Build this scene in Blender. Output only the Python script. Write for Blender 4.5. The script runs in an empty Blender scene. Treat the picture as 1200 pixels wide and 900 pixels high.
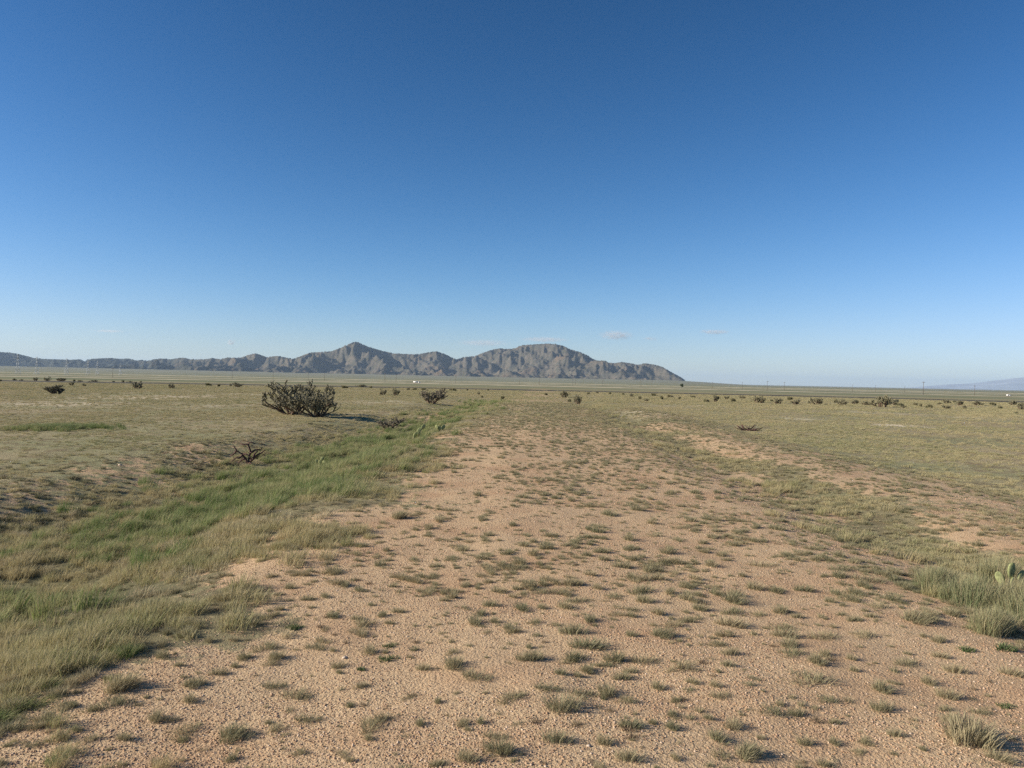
import bpy, math, random
import numpy as np
from mathutils import Vector, Matrix, Euler

SC = bpy.context.scene
COL = SC.collection
R = math.radians
rng = np.random.default_rng(7)
random.seed(7)

# ------------------------------------------------------------------ camera numbers
EYE = 1.65
FPX = 901.0                      # focal length in pixels of the 1200 px wide photograph
ROLL = math.atan(0.0204)
PITCH = -math.atan(5.0 / FPX)
ALPHA = math.atan(30 / FPX)      # heading of the old track

# ------------------------------------------------------------------ numpy noise
def _hash(ix, iy, seed):
    h = (ix.astype(np.int64) * 374761393 + iy.astype(np.int64) * 668265263 + seed * 1442695041) & 0xffffffff
    h = ((h ^ (h >> 13)) * 1274126177) & 0xffffffff
    h = h ^ (h >> 16)
    return (h & 0xffffff).astype(np.float64) / 0xffffff

def vnoise(x, y, seed=0):
    ix = np.floor(x); iy = np.floor(y)
    fx = x - ix; fy = y - iy
    fx = fx * fx * fx * (fx * (fx * 6 - 15) + 10); fy = fy * fy * fy * (fy * (fy * 6 - 15) + 10)
    a = _hash(ix, iy, seed); b = _hash(ix + 1, iy, seed)
    c = _hash(ix, iy + 1, seed); d = _hash(ix + 1, iy + 1, seed)
    return (a + (b - a) * fx) * (1 - fy) + (c + (d - c) * fx) * fy

def fbm(x, y, seed=0, oct=4, gain=0.5):
    s = 0; a = 1; t = 0
    for k in range(oct):
        s = s + a * (vnoise(x, y, seed + 17 * k) - 0.5); t += a
        x = x * 2.03 + 11.3; y = y * 2.03 - 7.1; a *= gain
    return s / t * 2           # about -1..1

def sstep(a, b, x):
    t = np.clip((x - a) / (b - a), 0, 1)
    return t * t * (3 - 2 * t)

def uv(x, y):
    return x * math.cos(ALPHA) - y * math.sin(ALPHA), x * math.sin(ALPHA) + y * math.cos(ALPHA)

# ------------------------------------------------------------------ the lie of the land
_LR = np.log(np.array([1, 60, 150, 300, 500, 1000, 2000, 5000, 10000, 60000.0]))
_LZ = np.array([0, 0, -0.08, -1.2, -2.5, -4.6, -7.0, -9.0, -10.5, -11.0])

def height(x, y):
    x = np.asarray(x, float); y = np.asarray(y, float)
    u, v = uv(x, y)
    r = np.hypot(x, y) + 1e-6
    w = u + 0.55 * fbm(u * 0 + 3.7, v / 5.5, 5, 3) + 0.16 * fbm(u / 0.9, v / 0.9, 6, 2)
    left = -0.56 * (1 - sstep(-5.4, -2.5, w)) + 0.30 * (1 - sstep(-9.4, -6.6, w))
    right = -0.15 * sstep(2.6, 4.3, w) + 0.11 * sstep(4.5, 5.8, w) - 0.22 * sstep(6.2, 9.6, w)
    prof = left + right + 0.05 * np.exp(-(w / 1.6) ** 2)
    fade = 1 - sstep(45, 95, v)
    z = (prof + 0.27) * fade - 0.27
    # uneven ground: rough broken bank on the left, faint hummocks elsewhere
    bank = np.exp(-((w + 8.0) / 1.7) ** 2) * fade
    z = z + bank * (0.055 * fbm(x / 0.8, y / 0.8, 21, 3) + 0.08 * fbm(x / 2.6, y / 2.6, 22, 2))
    ditch = np.exp(-((w + 5.0) / 1.6) ** 2) * fade
    z = z + ditch * 0.10 * fbm(x / 0.9, y / 0.9, 23, 3)
    z = z + 0.022 * fbm(x / 0.7, y / 0.7, 31, 3) * (1 - sstep(60, 140, r)) + 0.06 * fbm(x / 9, y / 9, 32, 2) * sstep(3, 12, r)
    # soil mound with the pale cholla
    z = z + 0.34 * np.exp(-(((x + 4.4) / 2.2) ** 2 + ((y - 42) / 3.2) ** 2))
    z = z + np.interp(np.log(r), _LR, _LZ)
    z = z + sstep(250, 900, r) * 0.9 * fbm(x / 420, y / 420, 41, 3)
    px = 600 + FPX * x / np.maximum(y, 1e-3)
    fan = sstep(4500, 12500, r) * (1 - sstep(13500, 19000, r)) * (1 - sstep(770, 905, px)) * (y > 0)
    z = z + fan * 56
    return z

# ------------------------------------------------------------------ pixel (photo) -> ground
def cam_rot():
    return Euler((R(90) + PITCH, 0, 0)).to_matrix() @ Matrix.Rotation(-(-ROLL), 3, 'Z')
CROT = cam_rot()
CZ = float(height(0, 0)) + EYE

def ray(px, py):
    d = CROT @ Vector(((px - 600) / FPX, -(py - 450) / FPX, -1))
    return d / d.y

def ground_at(px, py, far=4000.0):
    d = ray(px, py)
    t = np.exp(np.linspace(math.log(1.5), math.log(far), 1500))
    x = d.x * t; y = t; z = CZ + d.z * t
    g = height(x, y)
    below = np.nonzero(z < g)[0]
    i = below[0] if len(below) else len(t) - 1
    return float(x[i]), float(y[i]), float(g[i])

def px_size(y, w):               # metres covered by w photo pixels at depth y
    return w * y / FPX

# ------------------------------------------------------------------ object helpers
def tag(o, label=None, cat=None, group=None, kind=None):
    if label: o['label'] = label
    if cat: o['category'] = cat
    if group: o['group'] = group
    if kind: o['kind'] = kind
    return o

def np_mesh(name, verts, quads=None, tris=None, mats=(), smooth=False):
    me = bpy.data.meshes.new(name)
    verts = np.asarray(verts, np.float32).reshape(-1, 3)
    q = np.asarray(quads if quads is not None and len(quads) else np.zeros((0, 4)), np.int32).reshape(-1, 4)
    t = np.asarray(tris if tris is not None and len(tris) else np.zeros((0, 3)), np.int32).reshape(-1, 3)
    me.vertices.add(len(verts)); me.vertices.foreach_set('co', verts.ravel())
    n = len(q) * 4 + len(t) * 3
    if n:
        me.loops.add(n); me.loops.foreach_set('vertex_index', np.concatenate([q.ravel(), t.ravel()]))
        me.polygons.add(len(q) + len(t))
        st = np.concatenate([np.arange(len(q)) * 4, len(q) * 4 + np.arange(len(t)) * 3]).astype(np.int32)
        me.polygons.foreach_set('loop_start', st)
        if smooth: me.polygons.foreach_set('use_smooth', np.ones(len(q) + len(t), bool))
    for m in mats: me.materials.append(m)
    me.update(calc_edges=True)
    return me

def link(name, me, parent=None, loc=None):
    o = bpy.data.objects.new(name, me); COL.objects.link(o)
    if parent: o.parent = parent
    if loc is not None: o.location = loc
    return o

def empty(name, loc, rz=0.0):
    o = bpy.data.objects.new(name, None); COL.objects.link(o)
    o.location = loc; o.rotation_euler = (0, 0, rz); o.empty_display_size = 0.1
    return o

class MB:
    """collects tubes and boxes, builds one mesh"""
    def __init__(s): s.v = []; s.q = []; s.t = []; s.n = 0
    def add(s, v, q=(), t=()):
        s.v.append(np.asarray(v, float).reshape(-1, 3))
        s.q += [tuple(i + s.n for i in f) for f in q]; s.t += [tuple(i + s.n for i in f) for f in t]
        s.n += len(s.v[-1])
    def tube(s, pts, rad, sides=6):
        pts = [Vector(p) for p in pts]
        vs = []; q = []; t = []
        up = Vector((0.31, 0.17, 0.93))
        for i, p in enumerate(pts):
            d = (pts[min(i + 1, len(pts) - 1)] - pts[max(i - 1, 0)]).normalized()
            a = d.cross(up)
            if a.length < 1e-3: a = d.cross(Vector((1, 0, 0)))
            a.normalize(); b = d.cross(a)
            for k in range(sides):
                an = 2 * math.pi * k / sides
                vs.append(p + (a * math.cos(an) + b * math.sin(an)) * rad[i])
        for i in range(len(pts) - 1):
            for k in range(sides):
                k2 = (k + 1) % sides
                q.append((i * sides + k, i * sides + k2, (i + 1) * sides + k2, (i + 1) * sides + k))
        m = len(vs); vs.append(pts[0]); vs.append(pts[-1]); l = (len(pts) - 1) * sides
        for k in range(sides):
            k2 = (k + 1) % sides
            t.append((m, k2, k)); t.append((m + 1, l + k, l + k2))
        s.add([tuple(v) for v in vs], q, t)
    def box(s, c, sz):
        x, y, z = c; a, b, d = sz[0] / 2, sz[1] / 2, sz[2] / 2
        v = [(x + i * a, y + j * b, z + k * d) for i in (-1, 1) for j in (-1, 1) for k in (-1, 1)]
        s.add(v, [(0, 1, 3, 2), (4, 6, 7, 5), (0, 4, 5, 1), (2, 3, 7, 6), (0, 2, 6, 4), (1, 5, 7, 3)])
    def mesh(s, name, mat, smooth=False):
        return np_mesh(name, np.concatenate(s.v), s.q, s.t, (mat,), smooth)

# ------------------------------------------------------------------ materials
def new_mat(name):
    m = bpy.data.materials.new(name); m.use_nodes = True
    nt = m.node_tree; nt.nodes.clear()
    out = nt.nodes.new('ShaderNodeOutputMaterial')
    return m, nt, out

class NT:
    """short hand for node building"""
    def __init__(s, nt): s.nt = nt
    def n(s, kind, **kw):
        nd = s.nt.nodes.new('ShaderNode' + kind)
        for k, v in kw.items():
            if k in nd.inputs.keys() and not hasattr(nd, k): s.set(nd.inputs[k], v)
            else: setattr(nd, k, v)
        return nd
    def set(s, sock, v):
        if isinstance(v, bpy.types.NodeSocket): s.nt.links.new(v, sock)
        else: sock.default_value = v
    def noise(s, vec, scale, detail=3, rough=0.5, dist=0.0):
        nd = s.nt.nodes.new('ShaderNodeTexNoise'); s.set(nd.inputs['Vector'], vec)
        nd.inputs['Scale'].default_value = scale; nd.inputs['Detail'].default_value = detail
        nd.inputs['Roughness'].default_value = rough; nd.inputs['Distortion'].default_value = dist
        return nd.outputs['Fac']
    def voro(s, vec, scale, feature='F1', out='Distance'):
        nd = s.nt.nodes.new('ShaderNodeTexVoronoi'); nd.feature = feature; s.set(nd.inputs['Vector'], vec)
        nd.inputs['Scale'].default_value = scale
        return nd.outputs[out]
    def ramp(s, v, a, b, lo=0.0, hi=1.0):
        nd = s.nt.nodes.new('ShaderNodeMapRange'); nd.interpolation_type = 'SMOOTHSTEP'
        s.set(nd.inputs['Value'], v); nd.inputs['From Min'].default_value = a; nd.inputs['From Max'].default_value = b
        nd.inputs['To Min'].default_value = lo; nd.inputs['To Max'].default_value = hi
        return nd.outputs['Result']
    def math(s, op, a, b=0.0, clamp=False):
        nd = s.nt.nodes.new('ShaderNodeMath'); nd.operation = op; nd.use_clamp = clamp
        s.set(nd.inputs[0], a); s.set(nd.inputs[1], b)
        return nd.outputs[0]
    def mix(s, f, a, b, mode='MIX'):
        nd = s.nt.nodes.new('ShaderNodeMix'); nd.data_type = 'RGBA'; nd.blend_type = mode
        s.set(nd.inputs[0], f)
        for sock, v in ((nd.inputs[6], a), (nd.inputs[7], b)):
            if isinstance(v, (tuple, list)): v = (*v, 1) if len(v) == 3 else v
            s.set(sock, v)
        return nd.outputs[2]
    def attr(s, name, out='Color'):
        nd = s.nt.nodes.new('ShaderNodeAttribute'); nd.attribute_name = name
        return nd.outputs[out]
    def bump(s, h, strength, dist, normal=None):
        nd = s.nt.nodes.new('ShaderNodeBump'); s.set(nd.inputs['Height'], h)
        nd.inputs['Strength'].default_value = strength; nd.inputs['Distance'].default_value = dist
        if normal is not None: s.set(nd.inputs['Normal'], normal)
        return nd.outputs[0]
    def sep(s, c):
        nd = s.nt.nodes.new('ShaderNodeSeparateColor'); s.set(nd.inputs[0], c)
        return nd.outputs

def principled(N, out, color, rough=0.9, normal=None, spec=0.2):
    p = N.nt.nodes.new('ShaderNodeBsdfPrincipled')
    if isinstance(color, tuple): color = (*color, 1)
    N.set(p.inputs['Base Color'], color); N.set(p.inputs['Roughness'], rough)
    p.inputs['Specular IOR Level'].default_value = spec
    if normal is not None: N.set(p.inputs['Normal'], normal)
    N.nt.links.new(p.outputs[0], out.inputs['Surface'])
    return p

SAND_A = (0.54, 0.388, 0.225); SAND_B = (0.36, 0.232, 0.130); SAND_C = (0.68, 0.51, 0.33)

def ground_material():
    m, nt, out = new_mat('desert_ground'); N = NT(nt)
    pos = nt.nodes.new('ShaderNodeNewGeometry').outputs['Position']
    z = N.sep(N.attr('zone'))          # R grass cover, G green, B pale dry patches
    cover, green, pale = z[0], z[1], z[2]
    # gravel
    cellc = N.sep(N.voro(pos, 120, out='Color'))
    cell = N.voro(pos, 120)
    big = N.voro(pos, 55)
    sand = N.mix(cellc[0], SAND_B, SAND_C)
    sand = N.mix(0.45, sand, SAND_A)
    sand = N.mix(N.ramp(N.noise(pos, 1.1, 4), 0.42, 0.72, 0, 0.5), sand, (0.40, 0.235, 0.135))
    sand = N.mix(N.ramp(N.noise(pos, 22, 3), 0.60, 0.72, 0, 0.5), sand, (0.30, 0.19, 0.12))
    # short dead mat between the tufts
    matn = N.noise(pos, 5.0, 5, 0.65)
    matf = N.noise(pos, 26.0, 3, 0.6)
    dry = N.mix(matf, (0.46, 0.38, 0.225), (0.26, 0.22, 0.125))
    olive = N.mix(matf, (0.37, 0.345, 0.19), (0.19, 0.19, 0.095))
    broad = N.noise(pos, 0.16, 4, 0.6)
    grass = N.mix(N.ramp(broad, 0.38, 0.62), dry, olive)
    grass = N.mix(N.ramp(N.noise(pos, 2.2, 5, 0.7), 0.48, 0.60, 0, 0.65), grass, (0.19, 0.14, 0.085))
    grass = N.mix(green, grass, N.mix(matf, (0.17, 0.155, 0.085), (0.075, 0.08, 0.04)))
    # far plain: long bands of greener, greyer and paler growth
    dist = nt.nodes.new('ShaderNodeVectorMath'); dist.operation = 'LENGTH'; N.set(dist.inputs[0], pos)
    r = dist.outputs['Value']
    farf = N.ramp(r, 150, 420)
    f1 = N.noise(pos, 0.0065, 5, 0.62); f2 = N.noise(pos, 0.0019, 4, 0.6)
    farc = N.mix(N.ramp(f1, 0.38, 0.6), (0.245, 0.235, 0.135), (0.160, 0.175, 0.095))
    farc = N.mix(N.ramp(f2, 0.45, 0.62, 0, 0.6), farc, (0.28, 0.262, 0.165))
    farc = N.mix(N.ramp(N.noise(pos, 0.0125, 3, 0.55), 0.60, 0.68, 0, 0.8), farc, (0.50, 0.45, 0.33))
    farc = N.mix(N.ramp(r, 2500, 9000, 0, 0.6), farc, (0.225, 0.212, 0.145))
    farc = N.mix(N.ramp(N.noise(pos, 0.0032, 4, 0.6), 0.56, 0.64, 0, 0.55), farc, (0.115, 0.128, 0.08))
    edge = N.math('ADD', cover, N.math('MULTIPLY', N.math('SUBTRACT', matn, 0.5), 1.5))
    edge = N.math('ADD', edge, N.math('MULTIPLY', N.math('SUBTRACT', N.noise(pos, 1.3, 4, 0.6), 0.5), 1.1))
    cf = N.ramp(edge, 0.36, 0.66)
    col = N.mix(cf, sand, grass)
    pf = N.math('MULTIPLY', N.ramp(N.noise(pos, 0.7, 4, 0.65), 0.44, 0.54), pale)
    bp = N.ramp(N.noise(pos, 0.32, 5, 0.65), 0.60, 0.68, 0, 0.6)
    bp = N.math('MULTIPLY', bp, N.ramp(r, 25, 60))
    col = N.mix(N.math('MULTIPLY', bp, 0.7), col, (0.52, 0.42, 0.26))
    col = N.mix(pf, col, (0.68, 0.58, 0.41))
    col = N.mix(farf, col, farc)
    h = N.math('ADD', N.math('MULTIPLY', cell, -0.55), N.math('MULTIPLY', N.noise(pos, 210, 2), 0.5))
    b1 = N.bump(h, 0.8, 0.006)
    h2 = N.math('ADD', N.math('MULTIPLY', N.noise(pos, 12, 6, 0.75), N.math('ADD', 0.7, N.math('MULTIPLY', cf, 1.3))), N.math('MULTIPLY', big, -0.25))
    b2 = N.bump(h2, 0.6, 0.03, b1)
    principled(N, out, col, 0.95, b2, 0.08)
    return m

def pebble_material():
    m, nt, out = new_mat('pebble_stone'); N = NT(nt)
    oi = nt.nodes.new('ShaderNodeObjectInfo')
    cr = nt.nodes.new('ShaderNodeValToRGB'); nt.links.new(oi.outputs['Random'], cr.inputs[0])
    el = cr.color_ramp.elements
    el[0].position = 0; el[0].color = (*SAND_B, 1)
    el[1].position = 1; el[1].color = (0.68, 0.54, 0.40, 1)
    for p, c in ((0.3, (0.46, 0.29, 0.17)), (0.62, (0.52, 0.36, 0.235)), (0.8, (0.34, 0.22, 0.15)), (0.9, (0.62, 0.46, 0.33))):
        e = el.new(p); e.color = (*c, 1)
    pos = nt.nodes.new('ShaderNodeNewGeometry').outputs['Position']
    c = N.mix(N.ramp(N.noise(pos, 160, 2), 0.4, 0.7, 0, 0.35), cr.outputs[0], (0.30, 0.20, 0.13))
    principled(N, out, c, 0.85, N.bump(N.noise(pos, 300, 2), 0.4, 0.002), 0.25)
    return m

def grass_material(name, dry, mid, green, gmin, gmax, transl=0.3, nscale=0.35):
    """blade colour: per-blade random and fraction along blade come in attribute bc"""
    m, nt, out = new_mat(name); N = NT(nt)
    oi = nt.nodes.new('ShaderNodeObjectInfo')
    bc = N.sep(N.attr('bc'))
    loc = N.noise(oi.outputs['Location'], nscale, 3, 0.6)
    f = N.math('ADD', N.math('MULTIPLY', N.math('SUBTRACT', loc, 0.5), 1.6), N.math('MULTIPLY', oi.outputs['Random'], 0.45))
    f = N.math('ADD', f, N.math('MULTIPLY', bc[0], 0.55))
    f = N.ramp(f, gmin, gmax)
    c = N.mix(N.ramp(f, 0.0, 0.5), dry, mid)
    c = N.mix(N.ramp(f, 0.5, 1.0), c, green)
    c = N.mix(N.ramp(bc[2], 0.80, 0.86, 0, 0.85), c, (0.42, 0.35, 0.215))      # dead straw blades
    c = N.mix(N.ramp(bc[1], 0.45, 1.0, 0, 0.35), c, (0.44, 0.39, 0.235))        # bleached tips
    d = nt.nodes.new('ShaderNodeBsdfPrincipled'); N.set(d.inputs['Base Color'], c)
    d.inputs['Roughness'].default_value = 0.75; d.inputs['Specular IOR Level'].default_value = 0.15
    t = nt.nodes.new('ShaderNodeBsdfTranslucent'); N.set(t.inputs['Color'], c)
    mx = nt.nodes.new('ShaderNodeMixShader'); mx.inputs[0].default_value = transl
    nt.links.new(d.outputs[0], mx.inputs[1]); nt.links.new(t.outputs[0], mx.inputs[2])
    nt.links.new(mx.outputs[0], out.inputs['Surface'])
    return m

def plain_mat(name, col, rough=0.8, var=0.3, scale=8.0, bump=0.3, bdist=0.01, spec=0.2):
    m, nt, out = new_mat(name); N = NT(nt)
    pos = nt.nodes.new('ShaderNodeNewGeometry').outputs['Position']
    n = N.noise(pos, scale, 4, 0.6)
    c2 = tuple(v * (1 - var) for v in col); c1 = tuple(min(1, v * (1 + var)) for v in col)
    principled(N, out, N.mix(N.ramp(n, 0.3, 0.7), c2, c1), rough, N.bump(n, bump, bdist), spec)
    return m

M = {}
M['ground'] = ground_material()
M['pebble'] = pebble_material()
M['tuft'] = grass_material('grey_green_tuft', (0.40, 0.33, 0.20), (0.285, 0.262, 0.155), (0.165, 0.182, 0.100), -0.1, 1.15, 0.28)
M['mat'] = grass_material('plain_grass', (0.50, 0.42, 0.24), (0.365, 0.35, 0.18), (0.225, 0.245, 0.115), 0.12, 1.25, 0.28, 0.12)
M['ditch'] = grass_material('ditch_grass', (0.40, 0.36, 0.18), (0.245, 0.28, 0.105), (0.110, 0.190, 0.048), -0.22, 0.88, 0.35, 0.30)
M['verge'] = grass_material('verge_grass', (0.46, 0.385, 0.21), (0.31, 0.305, 0.14), (0.155, 0.195, 0.07), 0.18, 1.35, 0.35, 0.5)
M['weed'] = grass_material('green_weed', (0.13, 0.175, 0.075), (0.085, 0.14, 0.05), (0.055, 0.105, 0.038), -0.2, 0.9, 0.3)
M['clump'] = grass_material('clump_grass', (0.42, 0.37, 0.20), (0.26, 0.275, 0.145), (0.155, 0.20, 0.095), -0.1, 1.1, 0.3, 0.5)
M['bush'] = grass_material('grey_bush_leaf', (0.20, 0.18, 0.10), (0.15, 0.15, 0.08), (0.09, 0.105, 0.05), -0.1, 1.1, 0.2)
M['straw'] = grass_material('bleached_straw', (0.52, 0.45, 0.30), (0.44, 0.37, 0.23), (0.33, 0.30, 0.17), -0.1, 1.2, 0.25)
M['twig'] = grass_material('dead_brown_stems', (0.16, 0.11, 0.075), (0.20, 0.145, 0.095), (0.12, 0.10, 0.06), -0.1, 1.2, 0.05)
M['cholla_wood'] = plain_mat('cholla_wood', (0.13, 0.092, 0.066), 0.9, 0.35, 14, 0.8, 0.02)
M['cholla'] = plain_mat('cholla_joint', (0.175, 0.160, 0.105), 0.8, 0.65, 14, 0.9, 0.02)
M['shrub'] = plain_mat('desert_shrub_twigs', (0.20, 0.185, 0.115), 0.85, 0.4, 4, 0.9, 0.02)
M['cholla_pale'] = plain_mat('pale_cholla_joint', (0.17, 0.145, 0.105), 0.85, 0.4, 22, 0.9, 0.02)
M['dead_wood'] = plain_mat('dead_cholla_wood', (0.105, 0.062, 0.052), 0.9, 0.45, 20, 0.9, 0.02)
M['pad'] = plain_mat('prickly_pear_pad', (0.27, 0.29, 0.13), 0.75, 0.35, 45, 0.8, 0.006, 0.2)
M['fruit'] = plain_mat('prickly_pear_fruit', (0.22, 0.07, 0.06), 0.5, 0.2, 18, 0.2, 0.004, 0.4)
M['wood'] = plain_mat('weathered_pole_wood', (0.13, 0.105, 0.085), 0.9, 0.25, 3, 0.3, 0.01)
M['steel'] = plain_mat('galvanised_steel', (0.48, 0.50, 0.50), 0.5, 0.1, 2, 0.1, 0.01, 0.5)
M['wire'] = plain_mat('power_line_cable', (0.30, 0.31, 0.32), 0.5, 0.1, 2, 0.1, 0.01, 0.5)
M['ceramic'] = plain_mat('insulator_ceramic', (0.25, 0.22, 0.2), 0.3, 0.1, 2, 0.1, 0.01, 0.5)
M['asphalt'] = plain_mat('old_asphalt', (0.085, 0.080, 0.068), 0.9, 0.3, 0.6, 0.3, 0.02)
M['track_soil'] = plain_mat('dirt_road_soil', (0.50, 0.43, 0.31), 0.95, 0.2, 0.05, 0.2, 0.02)
M['white'] = plain_mat('white_vehicle_paint', (0.78, 0.78, 0.76), 0.35, 0.05, 1, 0.0, 0.01, 0.5)
M['glass'] = plain_mat('dark_window_glass', (0.03, 0.035, 0.04), 0.1, 0.1, 1, 0.0, 0.01, 0.6)
M['rubber'] = plain_mat('tyre_rubber', (0.03, 0.03, 0.03), 0.8, 0.1, 1, 0.0, 0.01)
M['wall'] = plain_mat('ranch_house_wall', (0.26, 0.23, 0.18), 0.9, 0.1, 1, 0.1, 0.01)
M['roof'] = plain_mat('ranch_house_roof', (0.16, 0.12, 0.10), 0.8, 0.1, 1, 0.1, 0.01)
M['leaf'] = plain_mat('tree_leaf', (0.065, 0.085, 0.040), 0.8, 0.3, 1.0, 0.2, 0.01)
M['stone'] = plain_mat('loose_stone', (0.50, 0.40, 0.31), 0.85, 0.25, 30, 0.6, 0.01)

# ------------------------------------------------------------------ ground sheet
def cover_zone(x, y):
    """grass cover 0..1, greenness, pale patches"""
    u, v = uv(x, y); r = np.hypot(x, y)
    w = u + 1.0 * fbm(u * 0 + 1.1, v / 4.0, 61, 3) + 1.1 * fbm(x / 1.7, y / 1.7, 62, 4, 0.6)
    crown = sstep(-3.5, -1.7, w) * (1 - sstep(3.0, 4.3, w))
    sandr = sstep(4.1, 5.2, w) * (1 - sstep(6.6, 9.6, w))
    bare_fade = 1 - sstep(13, 40, v)
    cover = 1 - crown * (0.86 * bare_fade + 0.42 * (1 - bare_fade))
    cover = np.minimum(cover, 1 - sandr * (0.66 + 0.62 * fbm(x / 2.0, y / 2.0, 66, 4, 0.6)) * (1 - sstep(30, 60, v)))
    # eroded bare bank at left
    bank = np.exp(-((w + 8.4) / 1.2) ** 2) * (1 - sstep(18, 34, v))
    cover = cover - 0.5 * bank
    # pink soil on the cholla mound
    cover = cover - 0.62 * np.exp(-(((x + 3.9) / 1.5) ** 2 + ((y - 39.5) / 3.0) ** 2))
    cover = cover + 0.22 * fbm(x / 3.5, y / 3.5, 63, 4, 0.6) - 0.12 * np.exp(-((w + 3.6) / 1.4) ** 2) * (1 - sstep(8, 14, v))
    green = np.exp(-((w + 5.0) / 2.1) ** 2) * (1 - sstep(35, 60, v)) * (0.55 + 0.45 * fbm(x / 5, y / 5, 64, 2) + 0.25)
    green = green + 0.45 * np.exp(-((w - 3.9) / 0.9) ** 2) * (1 - sstep(30, 60, v))
    gx, gy, _ = G_PATCH
    green = green + 0.8 * np.exp(-(((x - gx) / 0.95) ** 2 + ((y - gy) / 0.9) ** 2))
    pale = np.zeros_like(cover)
    for (px, py, sx, sy, a) in PALES:
        pale = pale + a * np.exp(-(((x - px) / sx) ** 2 + ((y - py) / sy) ** 2))
    return np.clip(cover, 0, 1), np.clip(green, 0, 1), np.clip(pale, 0, 1)

G_PATCH = ground_at(70, 502)
PALES = []
for (px, py, wpx, sy, a) in ((1050, 499, 60, 1.6, 1.0), (160, 466, 110, 7, .85), (60, 474, 90, 5, .75), (255, 476, 40, 2.2, .8), (940, 491, 60, 2, .6),
                             (760, 484, 60, 4, .7), (1030, 484, 60, 3, .5), (1150, 490, 60, 3, .5), (450, 471, 60, 5, .45), (820, 476, 80, 4, .5), (290, 462, 50, 6, .6)):
    g = ground_at(px, py); PALES.append((g[0], g[1], px_size(g[1], wpx / 1.6), sy, a))

def build_ground():
    rs = [0.0]; r = 0.6
    while r < 60000:
        rs.append(r); r *= 1.0105 if r < 60 else (1.02 if r < 1000 else 1.04)
    rs = np.array(rs + [60000.0])
    fine = np.linspace(-50, 50, 521)
    coarse = np.linspace(50, 310, 66)[1:-1]
    an = np.radians(np.concatenate([fine, coarse]))
    A, RR = np.meshgrid(an, rs[1:])
    x = RR * np.sin(A); y = RR * np.cos(A)
    z = height(x, y)
    nr, na = x.shape
    v = np.stack([x, y, z], -1).reshape(-1, 3)
    v = np.concatenate([v, [[0, 0, float(height(0, 0))]]])
    i, j = np.meshgrid(np.arange(nr - 1), np.arange(na), indexing='ij')
    j2 = (j + 1) % na
    q = np.stack([i * na + j, i * na + j2, (i + 1) * na + j2, (i + 1) * na + j], -1).reshape(-1, 4)[:, ::-1]
    c = nr * na
    k = np.arange(na)
    t = np.stack([np.full(na, c), (k + 1) % na, k], -1)
    me = np_mesh('ground', v, q, t, (M['ground'],), True)
    cv, gr, pl = cover_zone(v[:, 0], v[:, 1])
    at = me.attributes.new('zone', 'FLOAT_COLOR', 'POINT')
    at.data.foreach_set('color', np.stack([cv, gr, pl, np.ones_like(cv)], -1).astype(np.float32).ravel())
    tag(link('ground', me), kind='structure')
build_ground()

# ------------------------------------------------------------------ roads far out
def strip_road(name, pts, width, mat, lift):
    """a low causeway along pts (x, y): flat top and battered sides that run into the ground"""
    P = []
    for (a, b) in zip(pts[:-1], pts[1:]):
        n = max(2, int(math.hypot(b[0] - a[0], b[1] - a[1]) / 6))
        P += [(a[0] + (b[0] - a[0]) * k / n, a[1] + (b[1] - a[1]) * k / n) for k in range(n)]
    P.append(pts[-1]); P = np.array(P, float)
    T = np.gradient(P, axis=0); T /= np.linalg.norm(T, axis=1)[:, None]; Nn = np.stack([-T[:, 1], T[:, 0]], -1)
    zc = height(P[:, 0], P[:, 1]) + lift
    rows = []
    for off, dz in ((-width / 2 - 1.2, -lift - 0.35), (-width / 2, 0), (0, 0.05), (width / 2, 0), (width / 2 + 1.2, -lift - 0.35)):
        rows.append(np.concatenate([P + Nn * off, (zc + dz)[:, None]], 1))
    v = np.stack(rows, 1).reshape(-1, 3)
    n = len(P); q = []
    for i in range(n - 1):
        for k in range(4): q.append((i * 5 + k, i * 5 + k + 1, (i + 1) * 5 + k + 1, (i + 1) * 5 + k))
    q = np.array(q)[:, ::-1]
    return tag(link(name, np_mesh(name, v, q, None, (mat,), False)), kind='structure')

def line_pts(y0, slope, x0, x1):
    return [(x, y0 + slope * x) for x in np.linspace(x0, x1, 12)]
strip_road('road', line_pts(152, -0.05, -330, 330), 7.0, M['asphalt'], 0.16)
strip_road('highway', line_pts(690, 0.06, -900, 900), 9.0, M['track_soil'], 0.4)
strip_road('dirt_road', line_pts(1250, 0.25, -1500, 1500), 14.0, M['track_soil'], 0.5)
strip_road('dirt_road', line_pts(2350, -0.18, -2600, 1400), 30.0, M['track_soil'], 0.8)

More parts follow.
